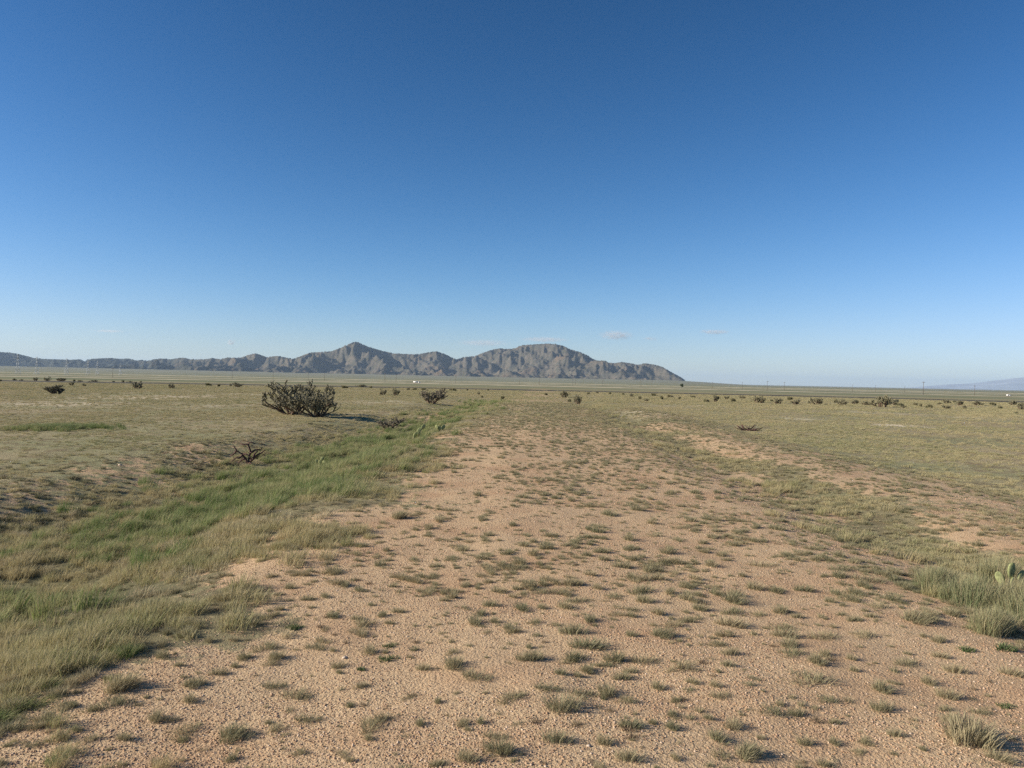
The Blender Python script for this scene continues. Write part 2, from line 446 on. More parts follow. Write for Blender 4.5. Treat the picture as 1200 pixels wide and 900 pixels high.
# ------------------------------------------------------------------ mountains
SIL = [(-420, 418), (-340, 409), (-260, 414), (-200, 405), (-140, 411), (-80, 408), (-30, 411.5), (0, 412.5), (10, 413), (20, 414.5), (30, 417), (40, 419.5), (50, 420.5), (65, 421),
       (80, 421.5), (100, 421), (115, 420), (130, 419.5), (140, 420.5), (150, 420), (160, 422.5), (166, 421.5), (172, 423), (180, 421), (188, 420), (200, 421),
       (208, 419.5), (215, 419), (222, 421), (240, 421), (248, 419.5), (258, 421), (265, 419), (275, 419), (282, 419), (290, 416), (298, 414), (304, 415.5),
       (312, 418.5), (325, 417), (333, 418.5), (343, 420.5), (350, 418), (363, 413), (375, 412.5), (388, 411.5), (396, 408.5), (405, 404.5), (415, 400),
       (420, 401.5), (430, 406), (445, 410.5), (460, 414), (470, 414.5), (480, 415), (490, 415), (500, 413), (510, 411.5), (520, 414.5), (528, 418.5),
       (534, 421), (545, 418), (555, 417.5), (565, 413.5), (575, 410), (585, 408), (592, 409), (603, 408), (610, 404.5), (625, 403.5), (640, 402.5), (650, 403),
       (660, 405.5), (668, 409.5), (678, 412), (688, 416.5), (695, 421), (702, 423), (707, 422), (713, 425), (720, 425.5), (728, 424), (740, 426), (748, 427.5),
       (755, 425.5), (765, 427), (775, 429.5), (783, 434), (790, 438), (797, 441.5), (803, 445.5)]

def build_mountains():
    rg = np.random.default_rng(11)
    segs = []                       # ax ay az bx by bz
    crest = []
    for i, (px, py) in enumerate(SIL):
        D = 12600 + 500 * math.sin(px / 70.0) + 260 * math.sin(px / 23.0 + 1) + (1100 if px < 140 else 1100 * max(0, 1 - (px - 140) / 160))
        d = ray(px, py); crest.append((d.x * D, D, CZ + d.z * D))
    for a, b in zip(crest[:-1], crest[1:]): segs.append((*a, *b))
    def spur(p, ang, h0, length, depth):
        x, y = p; h = h0; n = max(3, int(length / 260)); base = 25.0
        a = ang
        for k in range(n):
            a += rg.normal(0, 0.22) * (1 if depth == 0 else 1.3)
            st = length / n * rg.uniform(0.8, 1.2)
            nx, ny = x + math.sin(a) * st, y - math.cos(a) * st
            f = (k + 1) / n
            nh = base + (h0 - base) * (1 - f) ** 1.15 * rg.uniform(0.90, 1.06) + (0 if k == n - 1 else rg.uniform(-6, 14))
            nh = min(nh, h - 4)
            segs.append((x, y, h, nx, ny, nh))
            if depth < 2 and k < n - 1 and nh > base + 40:
                for sgn in (-1, 1):
                    if rg.random() < (0.85 if depth == 0 else 0.55):
                        spur((nx, ny), a + sgn * rg.uniform(0.7, 1.15), nh - 3, (nh - base) * rg.uniform(1.6, 2.5), depth + 1)
            x, y, h = nx, ny, nh
    last = -1e9
    for i, c in enumerate(crest):
        H = c[2] - 20
        if H < 40: continue
        localmax = 0 < i < len(crest) - 1 and c[2] >= crest[i - 1][2] and c[2] >= crest[i + 1][2]
        if localmax or c[0] - last > rg.uniform(130, 250):
            last = c[0]
            spur((c[0], c[1]), rg.normal(0, 0.30), c[2] - 6, max(500, H * rg.uniform(3.2, 4.6)), 0)
            spur((c[0], c[1]), math.pi + rg.normal(0, 0.3), c[2] - 10, max(400, H * rg.uniform(2.5, 3.5)), 1)
    # detached foothills
    for _ in range(95):
        px = rg.uniform(120, 790); D = rg.uniform(10300, 11300); d = ray(px, 440)
        h = rg.uniform(50, 135) * (1 - 0.5 * sstep(650, 790, px))
        x, y = d.x * D, D
        a = rg.uniform(-0.6, 0.6)
        segs.append((x, y, h, x + math.sin(a) * 200, y - math.cos(a) * 200, h - 8))
        spur((x, y), a + math.pi * 0.9, h - 2, 450, 1); spur((x + math.sin(a) * 200, y - math.cos(a) * 200), a, h - 10, 420, 1)
    S = np.array(segs)
    pxs = np.arange(-430, 815, 1.0)
    rows = np.concatenate([np.arange(9000, 14600, 34.0), np.arange(14600, 16000, 100.0)])
    T, D = np.meshgrid((pxs - 600) / FPX, rows)
    X = T * D; Y = D.copy()
    wx = X + 95 * fbm(X / 520, Y / 520, 71, 3) + 22 * fbm(X / 110, Y / 110, 72, 2)
    wy = Y + 95 * fbm(X / 520, Y / 520, 73, 3) + 22 * fbm(X / 110, Y / 110, 74, 2)
    # undo the warp on the crest line so the skyline stays where it is
    Hh = np.full(X.shape, -200.0)
    flat_x = wx.ravel(); flat_y = wy.ravel(); Hf = Hh.ravel()
    for s in S:
        ax, ay, az, bx, by, bz = s
        rad = max(az, bz) / 0.42 + 250
        mnx, mxx = min(ax, bx) - rad, max(ax, bx) + rad; mny, mxy = min(ay, by) - rad, max(ay, by) + rad
        idx = np.nonzero((flat_x > mnx) & (flat_x < mxx) & (flat_y > mny) & (flat_y < mxy))[0]
        if not len(idx): continue
        dx, dy = bx - ax, by - ay; L2 = dx * dx + dy * dy + 1e-6
        t = np.clip(((flat_x[idx] - ax) * dx + (flat_y[idx] - ay) * dy) / L2, 0, 1)
        ds = np.hypot(flat_x[idx] - ax - t * dx, flat_y[idx] - ay - t * dy)
        hr = az + (bz - az) * t
        h = hr - 0.66 * ds + 0.00016 * ds * ds * (ds < 1800)
        Hf[idx] = np.maximum(Hf[idx], h)
    Hh = Hf.reshape(X.shape)
    rel = np.clip(Hh / 350, 0, 1)
    gul = 1 - np.abs(fbm(X / 150, Y / 260, 81, 4)) * 2
    gul2 = 1 - np.abs(fbm(X / 330 + Y / 900, Y / 620, 85, 3)) * 2.4
    Hh = Hh + (gul2 - 0.55) * 105 * rel ** 0.6
    Hh = Hh + (gul - 0.6) * 56 * rel ** 0.5 + fbm(X / 60, Y / 60, 83, 3) * 20 * rel ** 0.4
    # fit the skyline: column scale, smoothed
    g = height(X, Y)
    base = g - 3
    ang = (Hh - CZ) / D
    target = np.interp(pxs, [s[0] for s in SIL], [float(ray(s[0], s[1]).z) for s in SIL])
    target = np.where(pxs > 803, -0.01, target)
    mx = ang.max(0)
    fac = np.clip(np.where(mx > 1e-4, target / np.maximum(mx, 1e-4), 1), 0.0, 1.6)
    k = np.array([1, 2, 1.0]); k /= k.sum()
    facs = np.convolve(np.pad(fac, 1, mode='edge'), k, 'valid')
    Hh = CZ + (Hh - CZ) * np.where(Hh > CZ, facs[None, :], 1)
    # soft foot into the fan
    dlt = Hh - base
    Z = base + np.where(dlt > 0, dlt, dlt * 0.02 - 2.0) 
    v = np.stack([X, Y, Z], -1).reshape(-1, 3)
    nr, nc = X.shape
    i, j = np.meshgrid(np.arange(nr - 1), np.arange(nc - 1), indexing='ij')
    q = np.stack([i * nc + j, i * nc + j + 1, (i + 1) * nc + j + 1, (i + 1) * nc + j], -1).reshape(-1, 4)
    m, nt, out = new_mat('mountain_rock'); N = NT(nt)
    pos = nt.nodes.new('ShaderNodeNewGeometry').outputs['Position']
    veg = N.attr('veg', 'Fac')
    rock = N.mix(N.ramp(N.noise(pos, 0.0045, 4, 0.6), 0.35, 0.65), (0.138, 0.116, 0.088), (0.080, 0.074, 0.060))
    rock = N.mix(N.ramp(N.noise(pos, 0.0021, 3), 0.52, 0.68, 0, 0.6), rock, (0.19, 0.125, 0.080))
    scrub = N.ramp(N.noise(pos, 0.032, 4, 0.75), 0.46, 0.60, 0, 0.75)
    rock = N.mix(scrub, rock, (0.045, 0.052, 0.032))
    rock = N.mix(veg, rock, (0.022, 0.030, 0.024))
    nb = N.bump(N.noise(pos, 0.02, 4, 0.7), 0.35, 12)
    principled(N, out, rock, 0.95, nb, 0.05)
    me = np_mesh('mountains', v, q, None, (m,), False)
    pv = np.broadcast_to(pxs[None, :], X.shape)
    vg = 0.80 * (1 - sstep(110, 330, pv + 60 * fbm(X / 900, Y / 900, 91, 3)))
    at = me.attributes.new('veg', 'FLOAT', 'POINT'); at.data.foreach_set('value', vg.astype(np.float32).ravel())
    tag(link('mountains', me), kind='structure')
build_mountains()

def build_far_range():
    """faint blue range beyond the plain at the right"""
    pts = [(1040, 455), (1075, 451.5), (1110, 448.5), (1135, 447.5), (1160, 444.5), (1185, 441.5), (1210, 439.5), (1250, 437), (1300, 439), (1370, 434), (1450, 437), (1560, 440)]
    pxs = np.arange(1030, 1570, 3.0)
    D = 36000.0
    H = np.interp(pxs, [p[0] for p in pts], [CZ + float(ray(p[0], p[1] + 2).z) * D for p in pts])
    rows = np.array([-1.6, -1.2, -0.8, -0.4, -0.15, 0, 0.3, 0.9, 1.6]) * 2300
    T, O = np.meshgrid((pxs - 600) / FPX, rows)
    Y = D + O; X = T * Y
    f = np.clip(1 - np.abs(O) / 3700, 0, 1)
    Z = -30 + (H[None, :] + 30) * f + fbm(X / 1500, Y / 1500, 95, 4) * 90 * f * (1 - f) * 3
    nr, nc = X.shape
    i, j = np.meshgrid(np.arange(nr - 1), np.arange(nc - 1), indexing='ij')
    q = np.stack([i * nc + j, i * nc + j + 1, (i + 1) * nc + j + 1, (i + 1) * nc + j], -1).reshape(-1, 4)
    m = plain_mat('far_range_hazy_rock', (0.33, 0.37, 0.42), 0.95, 0.2, 0.001, 0.0, 0.01)  # pale blue of distance haze is put into the rock colour
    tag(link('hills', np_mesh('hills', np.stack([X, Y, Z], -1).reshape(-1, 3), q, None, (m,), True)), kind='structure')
build_far_range()

# ------------------------------------------------------------------ blades
def blades_mesh(name, mat, n, rad, hgt, wid, splay=0.6, wind=(0.12, 0.0), seed=0, segs=3, ragged=0.5, outward=0.6, flat=1.0, lobes=True):
    g = np.random.default_rng(seed)
    th = g.uniform(0, 2 * np.pi, n); rr = rad * np.sqrt(g.uniform(0, 1, n))
    if lobes:                      # a tuft is several crowded stools of unequal size, not one disc
        nl = 5; lc = g.normal(0, rad * 0.37, (nl, 2)); lr = rad * g.uniform(0.34, 0.66, nl)
        k = g.choice(nl, n, p=lr / lr.sum()); q0 = np.sqrt(g.uniform(0, 1, n)) * lr[k]
        px_, py_ = lc[k, 0] + np.cos(th) * q0, lc[k, 1] + np.sin(th) * q0
        rr = np.hypot(px_, py_); th = np.arctan2(py_, px_)
    bx = rr * np.cos(th); by = rr * np.sin(th) * flat
    h = hgt * (1 - ragged * g.uniform(0, 1, n) ** 1.3) * (1 - 0.35 * np.minimum(rr / rad, 1.4))
    oa = th + g.normal(0, 0.9, n)
    sp = splay * (outward * rr / rad + (1 - outward) * g.uniform(0, 1, n)) + g.normal(0, 0.12, n)
    ex = np.cos(oa) * sp * h + wind[0] * h * g.uniform(0.4, 1.6, n)
    ey = np.sin(oa) * sp * h + wind[1] * h * g.uniform(0.4, 1.6, n)
    fa = g.uniform(0, np.pi, n); wx, wy = np.cos(fa) * wid / 2, np.sin(fa) * wid / 2
    wsc = g.uniform(0.6, 1.3, n)
    verts = np.zeros((n, 2 * segs + 1, 3)); frac = np.zeros((n, 2 * segs + 1))
    for k in range(segs):
        f = k / segs
        cx = bx + ex * f ** 1.7; cy = by + ey * f ** 1.7; cz = h * (f - 0.12 * f * f) - 0.004
        tw = wsc * (1 - 0.45 * f)
        verts[:, 2 * k] = np.stack([cx - wx * tw, cy - wy * tw, cz], -1)
        verts[:, 2 * k + 1] = np.stack([cx + wx * tw, cy + wy * tw, cz], -1)
        frac[:, 2 * k] = frac[:, 2 * k + 1] = f
    verts[:, -1] = np.stack([bx + ex, by + ey, h * 0.88], -1); frac[:, -1] = 1
    m = 2 * segs + 1; o = np.arange(n)[:, None] * m
    q = np.concatenate([o + np.array([[2 * k, 2 * k + 1, 2 * k + 3, 2 * k + 2]]) for k in range(segs - 1)]) if segs > 1 else None
    t = o + np.array([[2 * segs - 2, 2 * segs - 1, 2 * segs]])
    me = np_mesh(name, verts.reshape(-1, 3), q, t, (mat,))
    c = np.zeros((n, m, 4)); c[..., 0] = g.uniform(0, 1, n)[:, None]; c[..., 1] = frac; c[..., 2] = g.uniform(0, 1, n)[:, None]; c[..., 3] = 1
    at = me.attributes.new('bc', 'FLOAT_COLOR', 'POINT'); at.data.foreach_set('color', c.astype(np.float32).ravel())
    return me

def proto_coll(name, meshes):
    c = bpy.data.collections.new(name)
    for k, me in enumerate(meshes):
        c.objects.link(bpy.data.objects.new('%s_%02d' % (name, k), me))
    return c

def scatter(name, xyz, scl, coll, npro, cat=None, seed=0, tilt=0.0, label=None, rotfull=True):
    g = np.random.default_rng(seed + 999)
    n = len(xyz)
    me = np_mesh(name, xyz)
    rot = np.stack([g.normal(0, tilt, n) if tilt else np.zeros(n), g.normal(0, tilt, n) if tilt else np.zeros(n),
                    g.uniform(0, 2 * np.pi, n) if rotfull else g.normal(0, 0.35, n)], -1)
    scl = np.asarray(scl, float)
    if scl.ndim == 1: scl = np.stack([scl, scl, scl], -1)
    a = me.attributes.new('rot', 'FLOAT_VECTOR', 'POINT'); a.data.foreach_set('vector', rot.astype(np.float32).ravel())
    a = me.attributes.new('scl', 'FLOAT_VECTOR', 'POINT'); a.data.foreach_set('vector', scl.astype(np.float32).ravel())
    a = me.attributes.new('pid', 'INT', 'POINT'); a.data.foreach_set('value', g.integers(0, npro, n).astype(np.int32))
    ng = bpy.data.node_groups.new(name + '_scatter', 'GeometryNodeTree')
    ng.interface.new_socket('Geometry', in_out='INPUT', socket_type='NodeSocketGeometry')
    ng.interface.new_socket('Geometry', in_out='OUTPUT', socket_type='NodeSocketGeometry')
    gi = ng.nodes.new('NodeGroupInput'); go = ng.nodes.new('NodeGroupOutput')
    ip = ng.nodes.new('GeometryNodeInstanceOnPoints'); ci = ng.nodes.new('GeometryNodeCollectionInfo')
    ci.inputs['Collection'].default_value = coll; ci.inputs['Separate Children'].default_value = True; ci.inputs['Reset Children'].default_value = True
    def na(nm, dt):
        x = ng.nodes.new('GeometryNodeInputNamedAttribute'); x.data_type = dt; x.inputs['Name'].default_value = nm
        return x.outputs['Attribute']
    e2r = ng.nodes.new('FunctionNodeEulerToRotation')
    L = ng.links.new
    L(gi.outputs[0], ip.inputs['Points']); L(ci.outputs[0], ip.inputs['Instance'])
    ip.inputs['Pick Instance'].default_value = True
    L(na('pid', 'INT'), ip.inputs['Instance Index']); L(na('rot', 'FLOAT_VECTOR'), e2r.inputs[0]); L(e2r.outputs[0], ip.inputs['Rotation'])
    L(na('scl', 'FLOAT_VECTOR'), ip.inputs['Scale']); L(ip.outputs[0], go.inputs[0])
    o = link(name, me)
    md = o.modifiers.new('scatter', 'NODES'); md.node_group = ng
    return tag(o, label, cat, None, 'stuff')

def polar_points(n, r0, r1, power, half=44, seed=0):
    """points in the wedge before the camera; areal density falls as r**-power"""
    g = np.random.default_rng(seed)
    p = 2 - power
    t = g.uniform(0, 1, n)
    r = (r0 ** p + t * (r1 ** p - r0 ** p)) ** (1 / p) if abs(p) > 1e-6 else r0 * (r1 / r0) ** t
    a = np.radians(g.uniform(-half, half, n))
    return r * np.sin(a), r * np.cos(a), g

def on_ground(x, y, dz=0.0):
    return np.stack([x, y, height(x, y) + dz], -1)

WIND = (0.22, 0.05)
tuft_meshes = [blades_mesh('grass_tuft', M['tuft'], 320, 0.085, 0.070 + 0.010 * (k % 3), 0.0025, 1.05, (0.15, 0.03), 107 + k, 3, 0.75, 0.75, 0.75) for k in range(6)]
sparse_meshes = [blades_mesh('grass_sprig', M['tuft'], 95, 0.055, 0.050, 0.0024, 1.0, (0.1, 0.0), 130 + k, 2, 0.7, 0.5, 0.6) for k in range(4)]
upright_meshes = [blades_mesh('grass_clump', M['tuft'], 480, 0.085, 0.15, 0.0028, 0.55, WIND, 160 + k, 4, 0.6, 0.6, 0.85) for k in range(3)]
weed_meshes = [blades_mesh('green_weed', M['weed'], 170, 0.07, 0.045, 0.0055, 1.1, (0.05, 0.0), 190 + k, 2, 0.5, 0.7, 0.7) for k in range(3)]
twig_meshes = [blades_mesh('dead_sprig', M['twig'], 90, 0.05, 0.045, 0.0026, 1.3, (0.0, 0.0), 210 + k, 2, 0.6, 0.4, 0.7) for k in range(3)]
mat_meshes = [blades_mesh('plain_grass', M['mat'], 150, 0.15, 0.135, 0.005, 0.7, (0.15, 0.02), 230 + k, 2, 0.6, 0.3, 0.8) for k in range(6)]
ditch_meshes = [blades_mesh('ditch_grass', M['ditch'], 210, 0.17, 0.30, 0.0040, 0.45, (0.30, 0.05), 260 + k, 4, 0.55, 0.4, 0.9) for k in range(5)]
short_ditch = [blades_mesh('verge_grass', M['verge'], 170, 0.15, 0.16, 0.0036, 0.7, (0.25, 0.05), 290 + k, 3, 0.6, 0.4, 0.9) for k in range(4)]
straw_meshes = [blades_mesh('straw_grass', M['straw'], 130, 0.14, 0.17, 0.0045, 0.6, (0.28, 0.05), 320 + k, 3, 0.6, 0.5, 0.9) for k in range(3)]

C_TUFT = proto_coll('tuft_kinds', tuft_meshes + sparse_meshes + [twig_meshes[0]])
C_MAT = proto_coll('plain_kinds', mat_meshes)
C_DITCH = proto_coll('ditch_kinds', ditch_meshes)
C_SHORT = proto_coll('verge_kinds', short_ditch)
C_STRAW = proto_coll('straw_kinds', straw_meshes)

# ------------------------------------------------------------------ individual tufts traced on the track
T1 = """72,866,30 88,858,22 110,869,25 145,869,28 143,806,58 183,845,32 200,846,20 222,824,26 225,804,30 245,752,20 272,752,18 275,783,16 318,780,22 320,806,30
345,736,30 300,733,20 378,753,25 225,731,24 312,831,14 360,845,34 272,864,46 352,885,24 397,791,14 150,742,26 210,781,18 465,719,22 417,727,20 503,737,12 527,731,12
575,711,28 635,713,18 675,706,30 755,706,30 740,724,18 775,746,32 630,731,24 672,743,45 685,760,56 740,746,20 458,758,22 455,774,28 423,786,18 550,759,16 590,761,14
528,775,16 597,778,14 513,784,10 557,795,40 513,824,16 525,839,12 563,848,18 492,851,20 472,858,10 432,867,18 410,893,18 547,892,38 580,866,30 640,809,32 657,791,22
677,793,16 660,832,62 653,870,46 727,796,30 753,776,36 770,808,25 707,819,14 737,824,28 743,838,16 787,855,25 707,872,30 737,892,42 860,706,46 973,706,20 1033,713,30
1073,729,42 853,734,46 917,747,40 963,748,40 1017,748,35 857,768,30 853,781,22 933,769,36 957,777,36 997,773,18 1060,779,34 1100,771,25 1100,753,25 1133,763,30
1177,761,46 1120,788,34 1087,801,26 1183,791,36 957,802,60 1033,810,38 1110,819,36 973,824,30 1033,832,36 843,818,26 838,805,20 880,804,18 810,801,22 907,840,38
933,839,25 830,844,18 977,848,20 840,869,38 870,889,52 943,874,26 977,872,22 1050,864,26 1113,845,32 1180,829,24 1133,870,86 1168,890,40 467,607,30 423,641,20
543,646,26 560,581,20 527,599,22 573,628,18 625,651,26 587,646,10 640,639,22 675,638,20 703,648,26 677,654,20 727,665,30 737,633,26 700,624,26 783,649,28 747,598,26
640,681,22 667,678,15 690,674,20 753,695,46 770,629,20 793,674,22 460,678,12 480,671,14 577,674,16 490,641,14 613,584,26 713,604,30 840,618,20 910,621,30
893,664,36 813,679,22 883,691,30 940,693,30 833,664,25 1013,681,42 983,668,30 950,644,22 980,631,36 877,644,12 820,716,26 892,722,22 935,725,20 1000,728,24
600,700,16 560,690,14 520,705,16 380,700,20 440,700,14 700,690,20 710,705,16 340,690,22 330,870,12 240,880,16 610,885,16 790,890,20 1010,885,22 620,760,14""".split()
GREENS = {(458, 758), (455, 774), (423, 786), (345, 736), (1180, 829), (1177, 761), (1133, 763)}
BIG = {(1133, 870): 'broad shaggy pale green grass tuft low at the right corner of the track',
       (660, 832): 'wide matted grass tuft in the middle of the bare gravel',
       (653, 870): 'round low grass tuft just below the wide matted tuft on gravel',
       (557, 795): 'grass tuft with a dark shadow alone on open gravel left of the matted tufts',
       (272, 864): 'spiky grey green grass tuft with long shadow on the lower left gravel',
       (467, 607): 'upright olive grass tuft standing alone at the upper left of the gravel',
       (455, 774): 'small bright green weed patch, lower of two on the gravel',
       (458, 758): 'small bright green weed patch, upper of two on the gravel',
       (143, 806): 'tall wispy grass tuft beside the thick verge grass at lower left',
       (957, 802): 'stretched ragged grass tuft on the gravel at the right',
       (870, 889): 'thick grass tuft cut by the bottom edge of the picture'}
GROUP = 'grass tufts on the gravel track'
LAB = {'tuft': 'low grey green grass tuft rooted in the bare gravel of the track',
       'sprig': 'thin sparse grass sprig on the bare gravel of the track',
       'dead': 'dry brown dead sprig lying on the bare gravel of the track',
       'green': 'small dark green weed growing flat on the gravel'}
placed = []
def put_tuft(x, y, width, kind, label, g):
    me = {'tuft': tuft_meshes, 'sprig': sparse_meshes, 'upright': upright_meshes, 'green': weed_meshes, 'dead': twig_meshes}[kind]
    me = me[int(g.integers(len(me)))]
    base = {'tuft': 0.22, 'sprig': 0.15, 'upright': 0.24, 'green': 0.19, 'dead': 0.14}[kind]
    s = width / base
    nm = {'green': 'green_weed', 'dead': 'dead_sprig'}.get(kind, 'grass_tuft')
    o = link(nm, me, None, (x, y, float(height(x, y)) - 0.002))
    hs = min(s, 1.25) ** 0.7 if kind != 'upright' else s * 0.62
    o.scale = (s, s, hs); o.rotation_euler = (0, 0, float(g.normal(0, 0.35)))
    tag(o, label, 'weed' if kind == 'green' else 'grass tuft', GROUP if label in LAB.values() else 'larger marked tufts on the gravel track')
    if label not in LAB.values(): del o['group']
    placed.append((x, y, width))
g0 = np.random.default_rng(5)
for s in T1:
    px, py, w = map(int, s.split(','))
    x, y, z = ground_at(px, py)
    width = px_size(y, w) * 1.12
    if (px, py) in GREENS: k = 'green'
    elif (px, py) in ((467, 607), (143, 806), (1133, 870), (225, 804), (1073, 729), (272, 864), (775, 746), (870, 889)): k = 'upright'
    else: k = 'tuft' if w > 17 or g0.random() < 0.5 else 'sprig'
    lab = BIG.get((px, py)) or LAB[{'upright': 'tuft'}.get(k, k)]
    put_tuft(x, y, width, k, lab, g0)
n_ind = len(placed)
# smaller ones between them, nearest first
xs, ys, g1 = polar_points(900, 3.0, 7.2, 0.5, 38, 3)
u, v = uv(xs, ys)
P = np.array(placed)
for i in np.argsort(ys):
    if n_ind >= 300: break
    if not (-2.3 < u[i] < 3.3): continue
    if g1.random() > 0.42 + 0.3 * (u[i] > 1.0): continue
    if np.min(np.hypot(P[:, 0] - xs[i], P[:, 1] - ys[i]) - P[:, 2] * 0.6) < 0.05: continue
    k = ('sprig', 'sprig', 'dead', 'tuft', 'sprig')[int(g1.integers(5))]
    put_tuft(float(xs[i]), float(ys[i]), float(g1.uniform(0.035, 0.095)), k, LAB[k], g1)
    n_ind += 1
YIND = 6.9     # beyond this the stuff tufts take over fully

# ------------------------------------------------------------------ grass as stuff
def keep(mask, *arrs): return [a[mask] for a in arrs]

# tufts on the crown beyond the individual ones and on the sandy strip right of the ditch
x, y, g = polar_points(130000, 3.2, 60, 1.1, 44, 21)
cv, gr, pl = cover_zone(x, y); u, v = uv(x, y); r = np.hypot(x, y)
clump = fbm(x / 0.8, y / 0.8, 301, 2) + 0.7 * fbm(x / 3, y / 3, 302, 2)
dens = np.where((u > -2.2) & (u < 3.2), (0.34 + 0.66 * sstep(4.5, 7.0, y)) * (0.50 + 0.55 * sstep(7, 24, r)), 0.55 + 0.45 * cv)
dens = dens * (0.42 + 0.95 * np.clip(clump * 1.4 + 0.35, 0, 1)) * (0.55 + 0.75 * sstep(-1.2, 1.5, u)) * (1 + 0.5 * sstep(12, 24, r))
m = (g.uniform(0, 1, len(x)) < dens) & ((cv < 0.80) | ((u > -8.5) & (u < 5.5) & (r < 30)))
x, y = keep(m, x, y)
P = np.array(placed)
ok = np.ones(len(x), bool)
near = y < 11
dd = np.sqrt((x[near][:, None] - P[None, :, 0]) ** 2 + (y[near][:, None] - P[None, :, 1]) ** 2) - P[None, :, 2] * 0.5
ok[np.nonzero(near)[0]] = dd.min(1) > 0.03
x, y = keep(ok, x, y)
s = 0.22 + 0.85 * g.uniform(0, 1, len(x)) ** 2.4
s *= 1 + 0.5 * sstep(15, 50, np.hypot(x, y))
scatter('track_tufts', on_ground(x, y, -0.002), np.stack([s, s, np.minimum(s, 1.2)], -1), C_TUFT, 11, seed=1)
print('track tufts', len(x))

# short grass mat of the plain on both sides
x, y, g = polar_points(260000, 5, 150, 1.2, 44, 22)
cv, gr, pl = cover_zone(x, y); u, v = uv(x, y); r = np.hypot(x, y)
clump = fbm(x / 1.1, y / 1.1, 311, 3) + 0.6 * fbm(x / 6, y / 6, 312, 2)
m = (g.uniform(0, 1, len(x)) < np.clip((cv - 0.42) * 1.9, 0, 1) * (0.12 + 1.0 * np.clip(clump * 1.6 + 0.35, 0, 1)) * 0.95 * (1 - 0.8 * pl))
m &= ~((u > -6.8) & (u < -2.4) & (v < 50))
x, y, r = keep(m, x, y, r)
s = (0.32 + 0.6 * g.uniform(0, 1, len(x)) ** 1.5) * (1 + 1.0 * sstep(20, 120, r))
scatter('plain_grass', on_ground(x, y, -0.003), np.stack([s, s, s * (0.55 + 0.35 * g.uniform(0, 1, len(x)))], -1), C_MAT, 6, seed=2)
print('plain', len(x))

# tall green grass in the left ditch, shorter along its slopes
x, y, g = polar_points(80000, 3.0, 75, 1.25, 46, 23)
u, v = uv(x, y); r = np.hypot(x, y)
w = u + 0.8 * fbm(u * 0 + 1.1, v / 4.0, 61, 3) + 0.5 * fbm(x / 1.2, y / 1.2, 62, 2)
core = np.exp(-((w + 5.1) / 1.35) ** 2)
band = sstep(-8.4, -6.6, w) * (1 - sstep(-3.3, -1.7, w)) * (1 - sstep(48, 75, v))
patch = np.clip(fbm(x / 1.6, y / 1.6, 321, 3) + 0.45, 0, 1)
wc = sstep(8.5, 13, v) * (0.35 + 0.65 * (fbm(x / 2.5, y / 2.5, 325, 2) > -0.25))
m1 = g.uniform(0, 1, len(x)) < core * (0.25 + patch) * 0.85 * (0.06 + 0.94 * wc)
m2 = (~m1) & (g.uniform(0, 1, len(x)) < band * (0.04 + 1.1 * np.clip(patch * 1.9 - 0.35, 0, 1)) * 0.9)
gx, gy, _ = G_PATCH
xa, ya = keep(m1, x, y); xb, yb = keep(m2, x, y)
s = (0.5 + 0.7 * g.uniform(0, 1, len(xa))) * (0.4 + 0.6 * sstep(3.6, 5.5, ya))
scatter('ditch_grass', on_ground(xa, ya, -0.01), np.stack([s, s, s * (0.8 + 0.3 * g.uniform(0, 1, len(xa)))], -1), C_DITCH, 5, seed=3, rotfull=False)
s = (0.40 + 0.85 * g.uniform(0, 1, len(xb)) ** 1.6) * (0.5 + 0.5 * sstep(3.4, 4.8, yb))
scatter('verge_grass', on_ground(xb, yb, -0.005), s, C_SHORT, 4, seed=4, rotfull=False)
print('ditch', len(xa), len(xb))

# right hand ditch
x, y, g = polar_points(42000, 4.0, 70, 1.25, 46, 24)
u, v = uv(x, y)
w = u + 0.8 * fbm(u * 0 + 1.1, v / 4.0, 61, 3) + 0.3 * fbm(x / 1.2, y / 1.2, 62, 2)
patch = np.clip(fbm(x / 1.7, y / 1.7, 331, 3) + 0.35, 0, 1)
m = g.uniform(0, 1, len(x)) < np.exp(-((w - 3.9) / 0.72) ** 2) * np.clip(patch * 2 - 0.5, 0.04, 1) * 0.75 * (1 - sstep(40, 70, v))
x, y = keep(m, x, y)
s = 0.5 + 0.65 * g.uniform(0, 1, len(x))
scatter('ditch_grass', on_ground(x, y, -0.005), s, C_SHORT, 4, seed=5, rotfull=False)
# small dark green hollow out on the left plain
g = np.random.default_rng(88)
x = gx + g.normal(0, 0.75, 260); y = gy + g.normal(0, 0.6, 260)
scatter('hollow_grass', on_ground(x, y, -0.005), 0.45 + 0.5 * g.uniform(0, 1, 260), C_DITCH, 5, seed=6)

# bleached straw on the bank, along the verge and in the pale patches
x, y, g = polar_points(70000, 4.0, 120, 1.2, 46, 25)
cv, gr, pl = cover_zone(x, y); u, v = uv(x, y)
w = u + 0.8 * fbm(u * 0 + 1.1, v / 4.0, 61, 3)
patch = np.clip(fbm(x / 1.3, y / 1.3, 341, 3) * 1.6, 0, 1)
d = 0.5 * np.exp(-((w + 4.6) / 2.4) ** 2) * (1 - sstep(9, 14, v)) + 0.45 * np.exp(-((w + 8.2) / 1.3) ** 2) * (1 - sstep(25, 45, v)) + 0.45 * np.exp(-((w + 4.2) / 2.2) ** 2) * (1 - sstep(40, 60, v)) + 0.9 * pl + 0.03
m = g.uniform(0, 1, len(x)) < d * patch
m &= cv > 0.3
x, y = keep(m, x, y)
s = (0.35 + 0.6 * g.uniform(0, 1, len(x))) * (0.4 + 0.6 * sstep(3.8, 5.5, y))
scatter('straw_grass', on_ground(x, y, -0.004), s, C_STRAW, 3, seed=7, rotfull=False)
print('straw', len(x))

